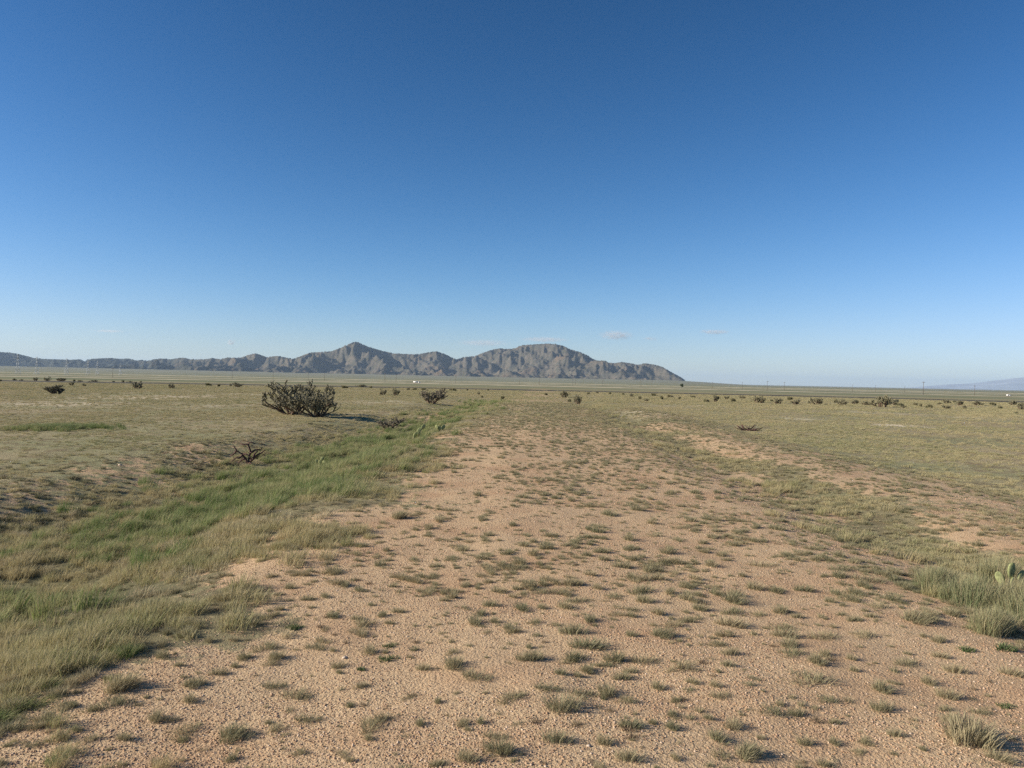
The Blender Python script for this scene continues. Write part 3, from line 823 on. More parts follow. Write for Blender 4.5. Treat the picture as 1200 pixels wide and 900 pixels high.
# dark scrubby growth on the broken left bank
bank_meshes = [blades_mesh('bank_scrub', M['bush'], 160, 0.13, 0.13, 0.0055, 0.8, (0.1, 0.0), 350 + k, 3, 0.6, 0.5, 0.8) for k in range(3)] + [blades_mesh('bank_twigs', M['twig'], 120, 0.12, 0.10, 0.004, 1.1, (0, 0), 360, 3, 0.6, 0.5, 0.8)]
x, y, g = polar_points(26000, 6.0, 40, 1.2, 46, 27)
u, v = uv(x, y)
w = u + 0.8 * fbm(u * 0 + 1.1, v / 4.0, 61, 3)
m = g.uniform(0, 1, len(x)) < 0.55 * np.exp(-((w + 8.0) / 1.3) ** 2) * np.clip(fbm(x / 1.4, y / 1.4, 371, 3) * 2.2 + 0.1, 0, 1) * (1 - sstep(22, 36, v))
x, y = keep(m, x, y)
scatter('bank_scrub', on_ground(x, y, -0.004), 0.4 + 0.75 * g.uniform(0, 1, len(x)) ** 1.5, proto_coll('bank_kinds', bank_meshes), 4, seed=9)

# ------------------------------------------------------------------ gravel
def pebble(seed, flat):
    g = np.random.default_rng(seed)
    t = (1 + 5 ** 0.5) / 2
    v = np.array([(-1, t, 0), (1, t, 0), (-1, -t, 0), (1, -t, 0), (0, -1, t), (0, 1, t), (0, -1, -t), (0, 1, -t), (t, 0, -1), (t, 0, 1), (-t, 0, -1), (-t, 0, 1)], float)
    f = [(0, 11, 5), (0, 5, 1), (0, 1, 7), (0, 7, 10), (0, 10, 11), (1, 5, 9), (5, 11, 4), (11, 10, 2), (10, 7, 6), (7, 1, 8), (3, 9, 4), (3, 4, 2), (3, 2, 6), (3, 6, 8), (3, 8, 9), (4, 9, 5), (2, 4, 11), (6, 2, 10), (8, 6, 7), (9, 8, 1)]
    v /= np.linalg.norm(v[0]); v *= g.uniform(0.72, 1.2, (12, 1)); v[:, 2] *= flat; v[:, 0] *= g.uniform(0.9, 1.3)
    return v, f
peb = [np_mesh('pebble', pebble(s, 0.6)[0], None, pebble(s, 0.6)[1], (M['pebble'],), False) for s in range(5)]
C_PEB = proto_coll('pebble_kinds', peb)
x, y, g = polar_points(190000, 2.6, 15, 1.35, 41, 26)
cv, gr, pl = cover_zone(x, y)
m = g.uniform(0, 1, len(x)) < np.clip(1.05 - cv, 0.05, 1) * np.clip(0.7 + 1.1 * fbm(x / 1.1, y / 1.1, 351, 3), 0.15, 1)
x, y = keep(m, x, y)
s = 0.0028 + 0.0045 * g.uniform(0, 1, len(x)) ** 2.2
s *= 1 + 0.5 * sstep(6, 14, y)
scatter('gravel', on_ground(x, y, 0.0008), s, C_PEB, 5, seed=8, tilt=0.4)
print('gravel', len(x))

# a few stones one can pick out
for (px, py, w, lab) in ((404, 772, 7, 'pale flat stone beside the small green weeds on gravel'), (141, 546, 5, 'white stone on the brown bank beyond the left ditch'),
                         (690, 876, 6, 'tan pebble sized stone low on the gravel near the matted tufts')):
    X, Y, Z = ground_at(px, py)
    v_, f_ = pebble(40 + px, 0.5)
    o = link('stone', np_mesh('stone', v_ * px_size(Y, w) / 2, None, f_, (M['stone'],)), None, (X, Y, Z + px_size(Y, w) * 0.12))
    tag(o, lab, 'stone')

# ------------------------------------------------------------------ cholla cactus
def cholla(seed, spread, hgt, n_trunk, lean=(0, 0), levels=4, jr=0.021, sides=5, up=0.45, dens=1.0):
    g = random.Random(seed)
    wood, joints = MB(), MB()
    def grow(p, d, L, rad, lev):
        n = 3
        pts = [p]; rr = [rad]
        q = Vector(p); dd = Vector(d)
        for k in range(n):
            dd = (dd + Vector((g.gauss(0, .22), g.gauss(0, .22), g.gauss(0, .16) + 0.10 * up))).normalized()
            q = q + dd * (L / n); pts.append(q.copy()); rr.append(rad * (1 - 0.22 * (k + 1) / n))
            if q.z < 0.05: q.z = 0.06
        (wood if lev <= 1 else joints).tube(pts, rr, sides)
        if lev >= levels:
            return
        nb = g.choice((2, 3, 3, 4)) if lev > 0 else g.choice((3, 4))
        nb = max(2, int(nb * dens + g.random() * 0.6))
        for b in range(nb):
            src = pts[-1] if b == 0 else pts[g.randint(1, n)]
            tipup = 0.55 if lev >= levels - 2 else 0.05
            nd = (dd + Vector((g.gauss(0, .75), g.gauss(0, .75), abs(g.gauss(0, .5)) * up * 0.6 + tipup))).normalized()
            grow(src, nd, L * g.uniform(0.60, 0.85), max(jr, rad * 0.72) if lev < levels - 1 else jr * g.uniform(0.8, 1.15), lev + 1)
    for i in range(n_trunk):
        a = 2 * math.pi * (i + g.uniform(-.3, .3)) / n_trunk
        el = g.choice((g.uniform(0.2, 0.8), g.uniform(0.8, 2.4)))
        d = Vector((math.cos(a) * el + lean[0], math.sin(a) * el * 0.9 + lean[1], 0.75)).normalized()
        grow(Vector((math.cos(a) * 0.08, math.sin(a) * 0.08, -0.05)), d, hgt * 0.36 * g.uniform(0.62, 1.08), 0.05 * jr / 0.022, 0)
    # fit to the asked size
    allv = np.concatenate(wood.v + joints.v)
    sx = spread / (np.percentile(allv[:, 0], 99.5) - np.percentile(allv[:, 0], 0.5)); sz = hgt / np.percentile(allv[:, 2], 99.8)
    for mb in (wood, joints):
        for v in mb.v: v[:, 0] *= sx; v[:, 1] *= sx; v[:, 2] *= sz
    return wood, joints

def cholla_thing(name, loc, wood, joints, mw, mj, label, cat='cactus', group=None, rz=0.0):
    e = empty(name, loc, rz); tag(e, label, cat, group)
    link('woody_stem', wood.mesh('woody_stem', M[mw], True), e)
    link('spiny_joints', joints.mesh('spiny_joints', M[mj], True), e)
    return e

X, Y, Z = ground_at(343, 486)
w_, j_ = cholla(3, px_size(Y, 74), px_size(Y, 39), 9, (-0.2, 0), 5, 0.017, 4, 0.9, 0.82)
cholla_thing('cholla_cactus', (X, Y, Z), w_, j_, 'cholla_wood', 'cholla', 'large dark sprawling cholla with open arching branches, left half of the big pair')
X, Y, Z = ground_at(373, 489)
w_, j_ = cholla(8, px_size(Y, 58), px_size(Y, 37), 9, (0.05, 0), 5, 0.0185, 4, 0.9, 0.92)
cholla_thing('cholla_cactus', (X, Y, Z), w_, j_, 'cholla_wood', 'cholla', 'large dense dark cholla with a shadow beside it, right half of the big pair')
X, Y, Z = ground_at(506, 473)
w_, j_ = cholla(12, px_size(Y, 30), px_size(Y, 16), 7, (0, 0), 5, 0.016, 4, 1.0, 0.9)
cholla_thing('cholla_cactus', (X, Y, Z), w_, j_, 'cholla_wood', 'cholla_pale', 'brownish cholla on top of the low mound of pink soil')
X, Y, Z = ground_at(456, 506)
w_, j_ = cholla(15, px_size(Y, 30), px_size(Y, 17), 6, (0, 0), 5, 0.012, 4, 1.0, 0.8)
cholla_thing('cholla_cactus', (X, Y, Z), w_, j_, 'cholla_wood', 'cholla_pale', 'thin brownish cholla half sunk in the green ditch grass')
X, Y, Z = ground_at(66, 462)
w_, j_ = cholla(18, px_size(Y, 19), px_size(Y, 11), 8, (-0.1, 0), 5, 0.02, 4, 1.0, 0.95)
cholla_thing('cholla_cactus', (X, Y, Z), w_, j_, 'cholla_wood', 'cholla', 'rounded dark cholla alone far out on the left plain')

# the dead cholla on the bank: knotted bare limbs
X, Y, Z = ground_at(290, 545)
dead = MB(); g = random.Random(4)
k_ = px_size(Y, 1)
limbs = [[(0, 0, 0), (-3, 1, 8), (-6, 0, 13), (-12, -2, 17), (-15, -2, 22), (-17, -1, 23)], [(0, 0, 0), (1, 2, 8), (3, 1, 14), (2, 0, 20), (1, 0, 27), (5, 0, 27), (9, 1, 26)],
         [(2, 0, 4), (8, -2, 9), (14, -2, 14), (18, 0, 16), (21, 0, 18)], [(3, 1, 14), (8, 2, 18), (14, 3, 19), (17, 3, 21)], [(-6, 0, 13), (-9, -3, 9), (-13, -4, 8), (-18, -4, 4)],
         [(-12, -2, 17), (-16, 0, 14), (-21, 1, 11)], [(0, 0, 2), (4, -3, 3), (8, -5, 1)], [(1, 0, 25), (-4, 0, 24), (-9, 1, 26)], [(-3, 1, 8), (-8, 2, 6), (-12, 3, 2)], [(8, -2, 9), (9, -3, 14), (13, -3, 17), (12, -3, 20)],
         [(-6, 0, 13), (-2, -3, 14), (3, -4, 12), (6, -4, 7)]]
for L in limbs:
    pts = []
    for a, b in zip(L[:-1], L[1:]):
        for f in (0, .5): pts.append(tuple((a[i] + (b[i] - a[i]) * f + g.gauss(0, .35)) * k_ for i in range(3)))
    pts.append(tuple(c * k_ for c in L[-1]))
    n = len(pts); dead.tube(pts, [k_ * (1.35 - 0.75 * i / (n - 1)) * g.uniform(0.85, 1.15) for i in range(n)], 6)
tag(link('dead_cholla', dead.mesh('dead_cholla', M['dead_wood'], True), None, (X, Y, Z - 0.02)), 'bare reddish brown dead cholla skeleton standing on the edge of the green ditch', 'dead cactus')

# fallen dead brush on the right plain
X, Y, Z = ground_at(876, 505); k_ = px_size(Y, 1)
br = MB(); g = random.Random(6)
for i in range(16):
    a = g.uniform(-0.5, 0.5); L = g.uniform(8, 17)
    p0 = (g.uniform(-6, 6) * k_, g.uniform(-3, 3) * k_, 0.02)
    sg = g.choice((-1, 1, -1))
    p1 = (p0[0] + sg * L * .5 * k_, p0[1] + a * 4 * k_, g.uniform(1, 4) * k_); p2 = (p0[0] + sg * L * .8 * k_, p0[1] + a * 8 * k_, g.uniform(1, 9) * k_)
    br.tube([p0, p1, p2], [k_ * .7, k_ * .5, k_ * .3], 5)
tag(link('dead_brush', br.mesh('dead_brush', M['dead_wood'], True), None, (X, Y, Z)), 'fallen dead brush lying on the short grass right of the track', 'dead brush')

# the small distant shrubs: kinds shared, each placed by its own spot
KINDS = []
for s in range(6):
    w_, j_ = cholla(40 + s, 1.0, 0.62 + 0.06 * (s % 3), 8, (0, 0), 4, 0.015, 3, 1.1, 0.9)
    KINDS.append((w_.mesh('woody_stem', M['cholla_wood']), j_.mesh('spiny_joints', M['shrub'])))
SOFT = [blades_mesh('foliage', M['bush'], 520, 0.36, 0.66, 0.030, 0.5, (0.05, 0.0), 500 + k, 3, 0.6, 0.6, 0.9) for k in range(4)]
SH = """17,445,5,3 25,445,4,2 42,446,5,3 55,447,7,5 71,447,10,3 87,447,4,3 94,447,8,2 110,448,9,2 133,448,5,2 144,448,6,3 152,449,8,3 160,456,11,6 99,453,4,3 84,452,5,4 1,447,3,3
201,455,8,6 242,452,10,4 257,453,6,4 270,453,4,3 279,454,10,5 165,449,4,3 449,463,9,7 464,464,10,8 561,463,4,5 565,466,4,3 589,468,8,5 402,455,12,4 424,454,10,3 435,455,6,3
486,457,9,3 497,457,9,3 530,458,12,4 520,458,5,3 547,458,4,3 479,457,6,3 572,458,5,3 661,466,9,7 677,474,9,9 640,463,6,3 668,471,6,4 740,465,5,4 749,468,6,5 757,470,7,3
775,468,6,5 797,468,5,4 827,471,12,4 839,471,8,8 851,468,6,4 859,471,8,5 889,472,17,6 904,471,6,4 912,473,13,5 925,469,10,5 932,474,9,5 958,474,14,6 980,472,6,5 988,475,11,6
1001,474,8,5 1015,475,11,4 1034,477,20,10 1045,475,14,6 1053,476,12,5 1059,478,7,3 1072,475,8,4 1079,477,5,6 1089,478,10,5 1101,474,6,3 1108,473,7,4 1109,479,9,3 1119,472,6,3
1125,475,7,5 1131,479,5,3 1146,475,10,4 1162,475,12,4 1171,479,8,4 1186,475,8,5 1197,480,8,6 1191,485,6,3 715,462,6,3 700,461,5,2 730,463,5,3 690,462,6,3 765,464,9,4 785,466,7,3 812,466,9,3 870,467,8,3""".split()
SHL = {'160,456,11,6': 'dark spreading shrub on the left plain beyond the pale grass streaks',
       '464,464,10,8': 'round dark shrub, right one of a pair beyond the big cholla',
       '449,463,9,7': 'round dark shrub, left one of a pair beyond the big cholla',
       '1034,477,20,10': 'largest and darkest shrub in the row before the distant road at right',
       '677,474,9,9': 'upright dark shrub beside the end of the track, lower one of two',
       '661,466,9,7': 'dark shrub beside the end of the track, upper one of two',
       '839,471,8,8': 'upright dark shrub standing tallest just right of the track end row',
       '889,472,17,6': 'wide low dark shrub in the row right of the track end',
       '201,455,8,6': 'small dark shrub with a taller tip on the far left plain',
       '55,447,7,5': 'dark upright shrub standing on the line of the far road at left'}
g = np.random.default_rng(9)
for i, s in enumerate(SH):
    px, py, w, h = map(float, s.split(','))
    X, Y, Z = ground_at(px, py, 200)
    a, b = KINDS[i % 6] if s in SHL else KINDS[int(g.integers(6))]
    e = empty('desert_shrub', (X, Y, Z - 0.02), float(g.uniform(0, 6.28)))
    sx = px_size(Y, w) * 1.05; sz = px_size(Y, h) / 0.68 * 1.35
    e.scale = (sx, sx, min(sz, sx * 1.9))
    lab = SHL.get(s) or ('low dark shrub dotted along the far edge of the plain left of the track' if px < 620 else 'low dark shrub in the loose row before the distant road right of the track')
    tag(e, lab, 'shrub', ('shrubs along the far edge left of the track' if px < 620 else 'shrubs in the row right of the track'))
    if s in SHL or g.random() < 0.5: link('woody_stem', a, e); link('spiny_joints', b, e)
    else: link('foliage', SOFT[int(g.integers(4))], e)

# ------------------------------------------------------------------ prickly pears
def pad_mesh(length, width, thick=0.02):
    nseg = 14; rings = 3
    v = []; t = []; q = []
    prof = []
    for k in range(nseg):
        a = 2 * math.pi * k / nseg
        z = length * 0.5 * (1 - math.cos(a)) ; x = width / 2 * math.sin(a) * (0.78 + 0.30 * (z / length))
        prof.append((x, z))
    for s, sc in ((-1, 0.55), (-1, 0.9), (0, 1.0), (1, 0.9), (1, 0.55)):
        yy = s * thick / 2 * (1 if sc < 0.6 else 0.7)
        for (x, z) in prof: v.append((x * sc, yy, length / 2 + (z - length / 2) * sc))
    for r_ in range(4):
        for k in range(nseg): q.append((r_ * nseg + k, r_ * nseg + (k + 1) % nseg, (r_ + 1) * nseg + (k + 1) % nseg, (r_ + 1) * nseg + k))
    c0 = len(v); v += [(0, -thick / 2 * 1.1, length / 2), (0, thick / 2 * 1.1, length / 2)]
    for k in range(nseg):
        t.append((c0, (k + 1) % nseg, k)); t.append((c0 + 1, 4 * nseg + k, 4 * nseg + (k + 1) % nseg))
    return v, q, t

def prickly_pear(px, py, pads, label, base_scale):
    X, Y, Z = ground_at(px, py)
    e = empty('prickly_pear', (X, Y, Z)); tag(e, label, 'cactus')
    for (ox, oy, oz, L, Wd, rx, ry, rz) in pads:
        v, q, t = pad_mesh(L * base_scale, Wd * base_scale, 0.02 * max(1, base_scale))
        o = link('pad', np_mesh('pad', v, q, t, (M['pad'],), True), e)
        o.location = (ox * base_scale, oy * base_scale, oz * base_scale); o.rotation_euler = (R(rx), R(ry), R(rz))
    return e
prickly_pear(490, 516, [(-.16, 0, .06, .26, .17, 10, 25, 10), (-.04, 0, .26, .24, .16, -10, 35, 0), (.10, .02, .40, .22, .15, 0, 40, 20), (.02, -.08, .10, .24, .17, 20, -10, 50)],
             'prickly pear with a leaning chain of pale pads in the ditch grass', 0.80)
prickly_pear(515, 508, [(0, 0, .10, .25, .19, 5, -8, 0), (.10, .03, .15, .24, .18, 0, 25, 30), (-.06, -.05, .18, .2, .16, 15, -25, -30)], 'small two padded prickly pear right of the leaning one in ditch grass', 0.75)
prickly_pear(375, 545, [(0, 0, .02, .22, .17, 10, 0, 0), (.05, 0, .20, .20, .16, 0, 25, 0), (-.10, .03, .08, .2, .15, 0, -35, 20), (.12, -.04, .05, .2, .16, 0, 40, -20)],
             'prickly pear in the green grass right of the dead cholla skeleton', 0.55)
prickly_pear(1183, 703, [(0, 0, .30, .24, .13, 5, 4, 10), (.03, .03, .10, .24, .15, 10, -12, 40), (-.08, .02, .20, .20, .12, -10, -22, -20), (.12, 0, .22, .22, .14, 0, 25, 15), (-.02, -.02, .02, .2, .16, 8, 5, 0)],
             'upright pale prickly pear pads inside the tall grass clump at right edge', 0.62)

# tall clumps: right edge, left bottom
clump_a = [blades_mesh('tall_clump', M['ditch'], 900, 0.26, 0.42, 0.0042, 0.40, (0.12, 0.0), 400 + k, 4, 0.5, 0.6, 0.9) for k in range(3)]
clump_b = [blades_mesh('tall_straw_clump', M['straw'], 320, 0.22, 0.40, 0.0036, 0.42, (0.16, 0.0), 410 + k, 4, 0.55, 0.6, 0.9) for k in range(2)]
clump_c = [blades_mesh('pale_clump', M['clump'], 1100, 0.26, 0.46, 0.0036, 0.42, (0.12, 0.0), 430 + k, 4, 0.5, 0.6, 0.9) for k in range(3)]
CL = [(1143, 712, 60, 'tall grey green grass clump, left one of the thick stand at the right edge', 0), (1186, 716, 60, 'tall grass clump round the pale cactus pads at the right edge', 1),
      (1170, 688, 56, 'straw topped grass clump at the back of the stand at the right edge', 2), (1215, 735, 70, 'dark green grass clump lowest at the right edge below the cactus pads', 0),
      (1160, 742, 50, 'pale shaggy grass clump at the front of the stand at the right edge', 1), (1095, 690, 44, 'bushy green grass clump just left of the thick stand at right', 1),
      (20, 830, 80, 'long leaning green grass clump at the lower left edge of the gravel', 2), (62, 806, 60, 'leaning grass clump above the lowest clump at left', 1),
      (-20, 850, 90, 'thick grass clump cut by the lower left border', 0),
      (150, 770, 60, 'grass clump at the corner of the verge left of the gravel', 1), (215, 715, 44, 'grass clump jutting from the left verge onto the gravel', 2)]
for (px, py, w, lab, k) in CL:
    X, Y, Z = ground_at(px, py)
    s = px_size(Y, w) / 0.62 * (0.95 if px < 300 else 1.3)
    low = (0.36 if px < 70 else 0.55) if px < 300 else 0.95
    e = link('grass_clump', (clump_c if px > 1000 else clump_a)[k], None, (X, Y, Z - 0.01)); e.scale = (s, s, s * low); e.rotation_euler = (0, 0, random.uniform(-.3, .3))
    tag(e, lab, 'grass clump')
    if px > 1000 and k:
        o = link('dry_blades', clump_b[k % 2], e); o.location = (0.02, 0.03, 0)

# ------------------------------------------------------------------ poles and pylons
def pole_meshes():
    p = MB(); p.tube([(0, 0, -0.5), (0, 0, 5), (0, 0, 11)], [.20, .17, .13], 8)
    a = MB(); a.box((0, -0.2, 10.3), (2.6, .14, .16)); a.tube([(0, -.2, 9.5), (-.9, -.2, 10.25)], [.03, .03], 4); a.tube([(0, -.2, 9.5), (.9, -.2, 10.25)], [.03, .03], 4)
    i = MB(); i.tube([(0, -.2, 10.38), (0, -.2, 10.5), (0, -.2, 10.62)], [.05, .09, .04], 8)
    return p.mesh('pole', M['wood']), a.mesh('crossarm', M['wood']), i.mesh('insulator', M['ceramic'])
PM = pole_meshes()
def utility_pole(px, py_base, py_top, label, group=None):
    # the pole is 11 m: its pixel height fixes its distance, its foot stands on the ground there
    D = 11 * FPX / (py_base - py_top)
    d = ray(px, py_base); X = d.x * D; Z = float(height(X, D))
    e = empty('utility_pole', (X, D, Z), random.uniform(-.5, .5)); tag(e, label, 'utility pole', group)
    link('pole', PM[0], e); link('crossarm', PM[1], e)
    for dx in (-1.15, -.45, .45, 1.15):
        o = link('insulator', PM[2], e); o.location = (dx, 0, 0)
    return e
utility_pole(1082, 461, 445.5, 'tallest dark wooden utility pole on the right plain, rising above the horizon')
utility_pole(1142, 461, 449, 'wooden utility pole right of the tallest pole, before the far blue range')
for px, b, t in ((899, 460, 448.5), (919, 457, 446.5), (999, 459, 451), (1026, 457, 449), (870, 457, 448), (609, 453, 443), (632, 453, 444), (671, 454, 446), (674, 454, 446.5), (751, 455, 447),
                 (764, 455, 448), (451, 452, 441), (464, 452, 443), (380, 451, 442), (361, 450, 441), (132, 448, 437), (272, 447, 438), (320, 449, 440), (534, 453, 444), (1060, 457, 450), (835, 456, 449), (706, 455, 448)):
    utility_pole(px, b, t, 'thin distant wooden utility pole crossing the far plain', 'utility poles across the far plain')

def lattice():
    s = MB()
    def lev(z, w): return [(-w, -w, z), (w, -w, z), (w, w, z), (-w, w, z)]
    Ls = [lev(0, 3.0), lev(7, 2.2), lev(13, 1.5), lev(18, 1.0), lev(23, .8), lev(28, .6), lev(31, .08)]
    for A, B in zip(Ls[:-1], Ls[1:]):
        for k in range(4):
            s.tube([A[k], B[k]], [.14, .14], 4); s.tube([A[k], B[(k + 1) % 4]], [.08, .08], 4); s.tube([A[(k + 1) % 4], B[k]], [.08, .08], 4); s.tube([B[k], B[(k + 1) % 4]], [.08, .08], 4)
    a = MB()
    for z, w in ((19, 5.0), (23.2, 6.2), (27.5, 4.6)):
        for sg in (-1, 1):
            a.tube([(0, -.6, z), (sg * w, 0, z + .3)], [.1, .07], 4); a.tube([(0, .6, z), (sg * w, 0, z + .3)], [.1, .07], 4); a.tube([(0, 0, z + 1.6), (sg * w, 0, z + .3)], [.1, .07], 4)
    i = MB()
    i.tube([(0, 0, 0), (0, 0, -1.6)], [.12, .12], 6)
    return s.mesh('lattice_mast', M['steel']), a.mesh('crossarm', M['steel']), i.mesh('insulator', M['ceramic'])
LT = lattice(); tips = []
for n_, (px, b, t) in enumerate(((-34, 437, 408), (20.6, 437, 412), (43, 437, 415.5), (78, 437.5, 417.5), (103, 438, 420.5), (114, 438, 421.5), (141, 438.5, 424))):
    D = 31 * FPX / (b - t); d = ray(px, b); X = d.x * D; Z = float(height(X, D))
    e = empty('pylon', (X, D, Z), 0.9)
    tag(e, 'pale steel lattice pylon before the dark hills at the far left', 'pylon', 'steel pylons before the left hills')
    link('lattice_mast', LT[0], e); link('crossarm', LT[1], e)
    for z, w in ((19.3, 5.0), (23.5, 6.2), (27.8, 4.6)):
        for sg in (-1, 1):
            o = link('insulator', LT[2], e); o.location = (sg * w, 0, z)
    tips.append((X, D, Z))
wm = MB()
for (a, b) in zip(tips[:-1], tips[1:]):
    for z, w in ((17.6, 5.0), (21.8, 6.2), (26.1, 4.6)):
        for sg in (-1, 1):
            ox, oy = sg * w * math.cos(.9), sg * w * math.sin(.9)
            pts = []
            for k in range(9):
                f = k / 8; sag = 6 * 4 * f * (1 - f)
                pts.append((a[0] + (b[0] - a[0]) * f + ox, a[1] + (b[1] - a[1]) * f + oy, a[2] + (b[2] - a[2]) * f + z - sag))
            wm.tube(pts, [.035] * 9, 4)
tag(link('power_cables', wm.mesh('power_cables', M['wire'])), 'thin sagging power cables strung between the pale pylons at far left', 'power cable')

# ------------------------------------------------------------------ far house, tree, trucks
def far_spot(px, D): 
    d = ray(px, 455); X = d.x * D
    return X, D, float(height(X, D))
X, Y, Z = far_spot(799, 1235)
e = empty('tree', (X, Y, Z)); tag(e, 'lone dark bushy tree on the far plain below the right foot of the mountains', 'tree')
b = MB(); b.tube([(0, 0, -.3), (.1, 0, 1.5), (0, .1, 3)], [.35, .28, .2], 8)
for a in range(5): b.tube([(0, .1, 2.4), (math.cos(a * 1.26) * 1.8, math.sin(a * 1.26) * 1.8, 4.3)], [.14, .05], 5)
link('trunk', b.mesh('trunk', M['wood']), e)
g = np.random.default_rng(3); n = 1500
c = g.normal(0, 1, (n, 3)); c /= np.linalg.norm(c, axis=1)[:, None]; c *= g.uniform(.4, 1, (n, 1)) ** .5 * np.array([2.6, 2.6, 2.3]) * (1 + .25 * np.sin(c[:, :1] * 4)); c[:, 2] += 4.3
tr = g.normal(0, .28, (n, 3, 3)) + c[:, None, :]
link('crown', np_mesh('crown', tr.reshape(-1, 3), None, np.arange(n * 3).reshape(-1, 3), (M['leaf'],)), e)

def far_truck(px, D, label, L):
    X, Y, Z = far_spot(px, D); Z += 0.44
    e = empty('truck', (X, Y, Z)); e.scale = (0.6, 0.7, 0.42); tag(e, label, 'truck')
    b = MB(); b.box((0, 0, 2.4), (L, 2.5, 2.9)); link('trailer', b.mesh('trailer', M['white']), e)
    c = MB(); c.box((L / 2 + 1.7, 0, 1.9), (2.2, 2.4, 2.6)); c.box((L / 2 + 3.3, 0, 1.3), (1.2, 2.2, 1.4)); link('cab', c.mesh('cab', M['white']), e)
    gl = MB(); gl.box((L / 2 + 2.0, -1.22, 2.4), (1.0, .05, .8)); link('window', gl.mesh('window', M['glass']), e)
    for wx in (-L / 2 + 1, -L / 2 + 2.2, L / 2 - .6, L / 2 + 3.2):
        for sy in (-1, 1):
            w = MB(); w.tube([(wx, sy * 1.0, .5), (wx, sy * 1.25, .5)], [.5, .5], 12); link('wheel', w.mesh('wheel', M['rubber']), e)
D1 = 690 / (1 - 0.06 * (487 - 600) / FPX); far_truck(487, D1, 'long white truck on the distant highway left of centre', 6.5)
D2 = 690 / (1 - 0.06 * (1181 - 600) / FPX); far_truck(1181, D2, 'short white truck on the distant highway at the far right', 2.6)

# ------------------------------------------------------------------ clouds, haze
def cloud(px, py, w, h, dens, label, seed):
    D = 75000.0; d = ray(px, py)
    L = Vector((d.x * D, D, CZ + d.z * D)); sx = px_size(D, w) / 2; sz = px_size(D, h) / 2
    g = np.random.default_rng(seed)
    vs = []; q = []; t = []
    nu, nv = 24, 12
    for i in range(1, nv):
        for j in range(nu):
            a = 2 * math.pi * j / nu; b = math.pi * i / nv
            vs.append((math.sin(b) * math.cos(a), math.sin(b) * math.sin(a), math.cos(b)))
    vs += [(0, 0, 1), (0, 0, -1)]
    for i in range(nv - 2):
        for j in range(nu): q.append((i * nu + j, (i + 1) * nu + j, (i + 1) * nu + (j + 1) % nu, i * nu + (j + 1) % nu))
    c = (nv - 1) * nu
    for j in range(nu): t.append((c, j, (j + 1) % nu)); t.append((c + 1, (nv - 2) * nu + (j + 1) % nu, (nv - 2) * nu + j))
    v = np.array(vs) * np.array([sx, sx * .5, sz])
    m, nt, out = new_mat('cloud_vapour'); N = NT(nt)
    tc = nt.nodes.new('ShaderNodeTexCoord').outputs['Object']
    mp = nt.nodes.new('ShaderNodeMapping'); N.set(mp.inputs['Vector'], tc)
    mp.inputs['Scale'].default_value = (1 / sx, 2 / sx, 1 / sz); mp.inputs['Location'].default_value = (seed * 3.1, 0, 0)
    mp2 = nt.nodes.new('ShaderNodeMapping'); N.set(mp2.inputs['Vector'], tc); mp2.inputs['Scale'].default_value = (1 / sx, 2 / sx, 1 / sz)
    ln = nt.nodes.new('ShaderNodeVectorMath'); ln.operation = 'LENGTH'; N.set(ln.inputs[0], mp2.outputs[0])
    n1 = N.noise(mp.outputs[0], max(1.8, w / 11), 5, 0.65)
    soft = N.ramp(ln.outputs['Value'], 0.15, 1.0, 1, 0)
    dn = N.math('MULTIPLY', N.ramp(n1, 0.46, 0.66), soft)
    pv = nt.nodes.new('ShaderNodeVolumePrincipled'); N.set(pv.inputs['Density'], N.math('MULTIPLY', dn, 5.0 * dens / sx))
    pv.inputs['Color'].default_value = (1, 1, 1, 1); pv.inputs['Anisotropy'].default_value = 0.2
    nt.links.new(pv.outputs[0], out.inputs['Volume'])
    o = link('cloud', np_mesh('cloud', v, q, t, (m,), True), None, L)
    tag(o, label, 'cloud')
cloud(566, 402, 80, 10, 1.0, 'faint streaky white cloud in the saddle between the two main peaks', 1)
cloud(638, 398, 70, 8, 1.6, 'faint white cloud touching the top of the broad right summit', 2)
cloud(722, 393, 50, 14, 1.6, 'ragged faint cloud wisps right of the broad summit', 3)
cloud(762, 397, 24, 6, .8, 'barely visible cloud streak right of the ragged wisps', 4)
cloud(838, 389, 44, 7, 1.6, 'small white cloud pair farthest right above the mountain end', 5)
cloud(271, 401, 12, 9, 1.3, 'tiny round white cloud puff above the low left ridges', 6)
cloud(128, 388, 44, 4, 1.0, 'thin flat cloud streak above the dark hills at left', 7)

HAZE_TOP = 720.0
hz = MB(); hz.box((0, 0, (HAZE_TOP - 45) / 2), (126000, 126000, HAZE_TOP + 45))
m, nt, out = new_mat('haze_air')
pv = nt.nodes.new('ShaderNodeVolumePrincipled')
pv.inputs['Color'].default_value = (0.58, 0.76, 1.0, 1); pv.inputs['Density'].default_value = 1.9e-5; pv.inputs['Anisotropy'].default_value = 0.1
nt.links.new(pv.outputs[0], out.inputs['Volume'])
tag(link('haze', hz.mesh('haze', m)), kind='stuff')

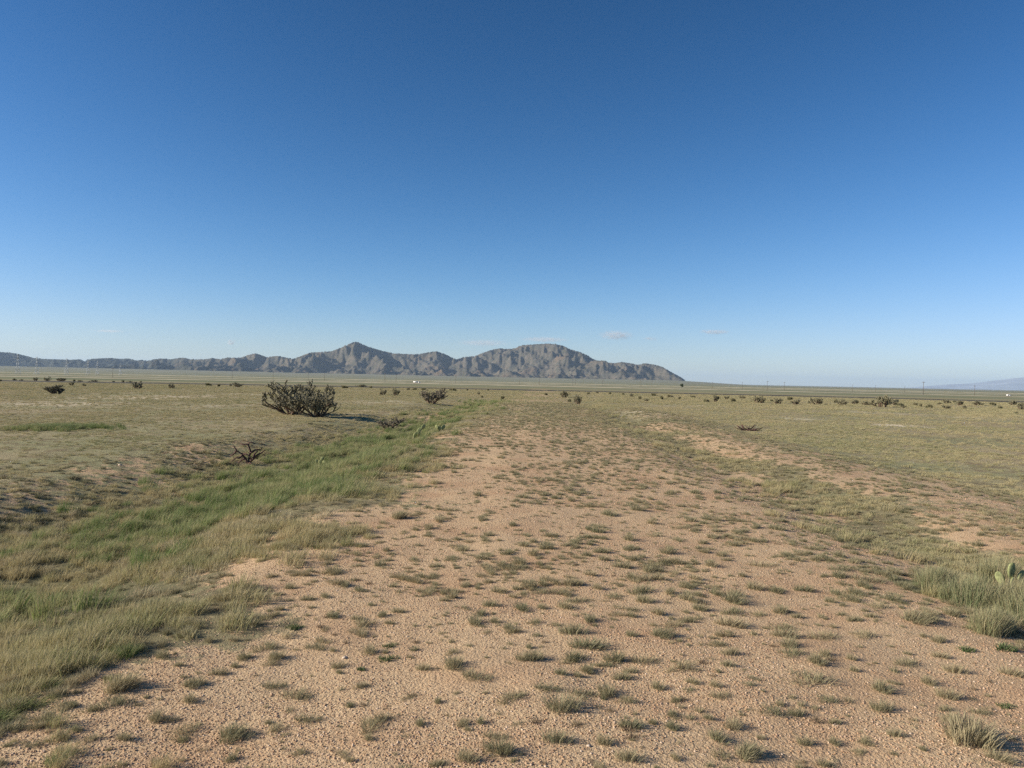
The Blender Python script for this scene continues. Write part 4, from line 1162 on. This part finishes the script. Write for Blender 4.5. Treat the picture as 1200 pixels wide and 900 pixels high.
# ------------------------------------------------------------------ light, sky, camera
SUN_EL = R(24); SUN_AZ = R(-99)          # azimuth from +Y, clockwise positive: sun at the left, a touch ahead
sd = Vector((math.sin(SUN_AZ) * math.cos(SUN_EL), math.cos(SUN_AZ) * math.cos(SUN_EL), math.sin(SUN_EL)))
L = bpy.data.lights.new('sun', 'SUN'); L.energy = 5.0; L.angle = R(0.53); L.color = (1.0, 0.90, 0.76)
lo = bpy.data.objects.new('sun', L); COL.objects.link(lo); lo.rotation_euler = sd.to_track_quat('Z', 'Y').to_euler()
wd = bpy.data.worlds.new('World'); SC.world = wd; wd.use_nodes = True
EXPO = 0.58; KS = 0.10 * 2 ** EXPO
nt = wd.node_tree; nt.nodes.clear()
sky = nt.nodes.new('ShaderNodeTexSky'); sky.sky_type = 'NISHITA'; sky.sun_disc = False
sky.sun_elevation = SUN_EL; sky.sun_rotation = SUN_AZ
sky.altitude = 1500; sky.air_density = 1.0; sky.dust_density = 0.6; sky.ozone_density = 2.2
bg = nt.nodes.new('ShaderNodeBackground'); bg.inputs['Strength'].default_value = 0.10
wo = nt.nodes.new('ShaderNodeOutputWorld')
# the clear high-desert air: deepen the sky's own blue channel by channel
W = NT(nt); ch = W.sep(sky.outputs[0]); cc = nt.nodes.new('ShaderNodeCombineColor')
for k, (a_, b_, g_) in enumerate(((2.48, 2.2, 2.2), (1.64, 0.90, 1.7), (1.93, 0.78, 1.8))):
    p_ = W.math('POWER', W.math('MINIMUM', W.math('MULTIPLY', ch[k], 0.1275), 1.1), g_)
    W.set(cc.inputs[k], W.math('DIVIDE', W.math('MULTIPLY', p_, a_ / KS), W.math('ADD', 1.0, W.math('MULTIPLY', p_, b_))))
nt.links.new(cc.outputs[0], bg.inputs[0]); nt.links.new(bg.outputs[0], wo.inputs[0])

cam = bpy.data.cameras.new('camera'); cam.sensor_width = 36; cam.lens = FPX / 1200 * 36; cam.clip_start = 0.05; cam.clip_end = 300000
co = bpy.data.objects.new('camera', cam); COL.objects.link(co)
co.matrix_world = Matrix.Translation((0, 0, CZ)) @ CROT.to_4x4()
SC.camera = co

SC.view_settings.view_transform = 'Standard'; SC.view_settings.look = 'None'; SC.view_settings.gamma = 1
SC.view_settings.exposure = EXPO; SC.view_settings.use_curve_mapping = False
SC.render.engine = 'CYCLES'
cy = SC.cycles
cy.use_adaptive_sampling = False; cy.use_denoising = False; cy.denoising_prefilter = "ACCURATE"; cy.max_bounces = 6; cy.diffuse_bounces = 3; cy.transmission_bounces = 4; cy.transparent_max_bounces = 8; cy.volume_bounces = 1
cy.volume_step_rate = 1.0; cy.volume_max_steps = 256
print('objects', len(bpy.data.objects))
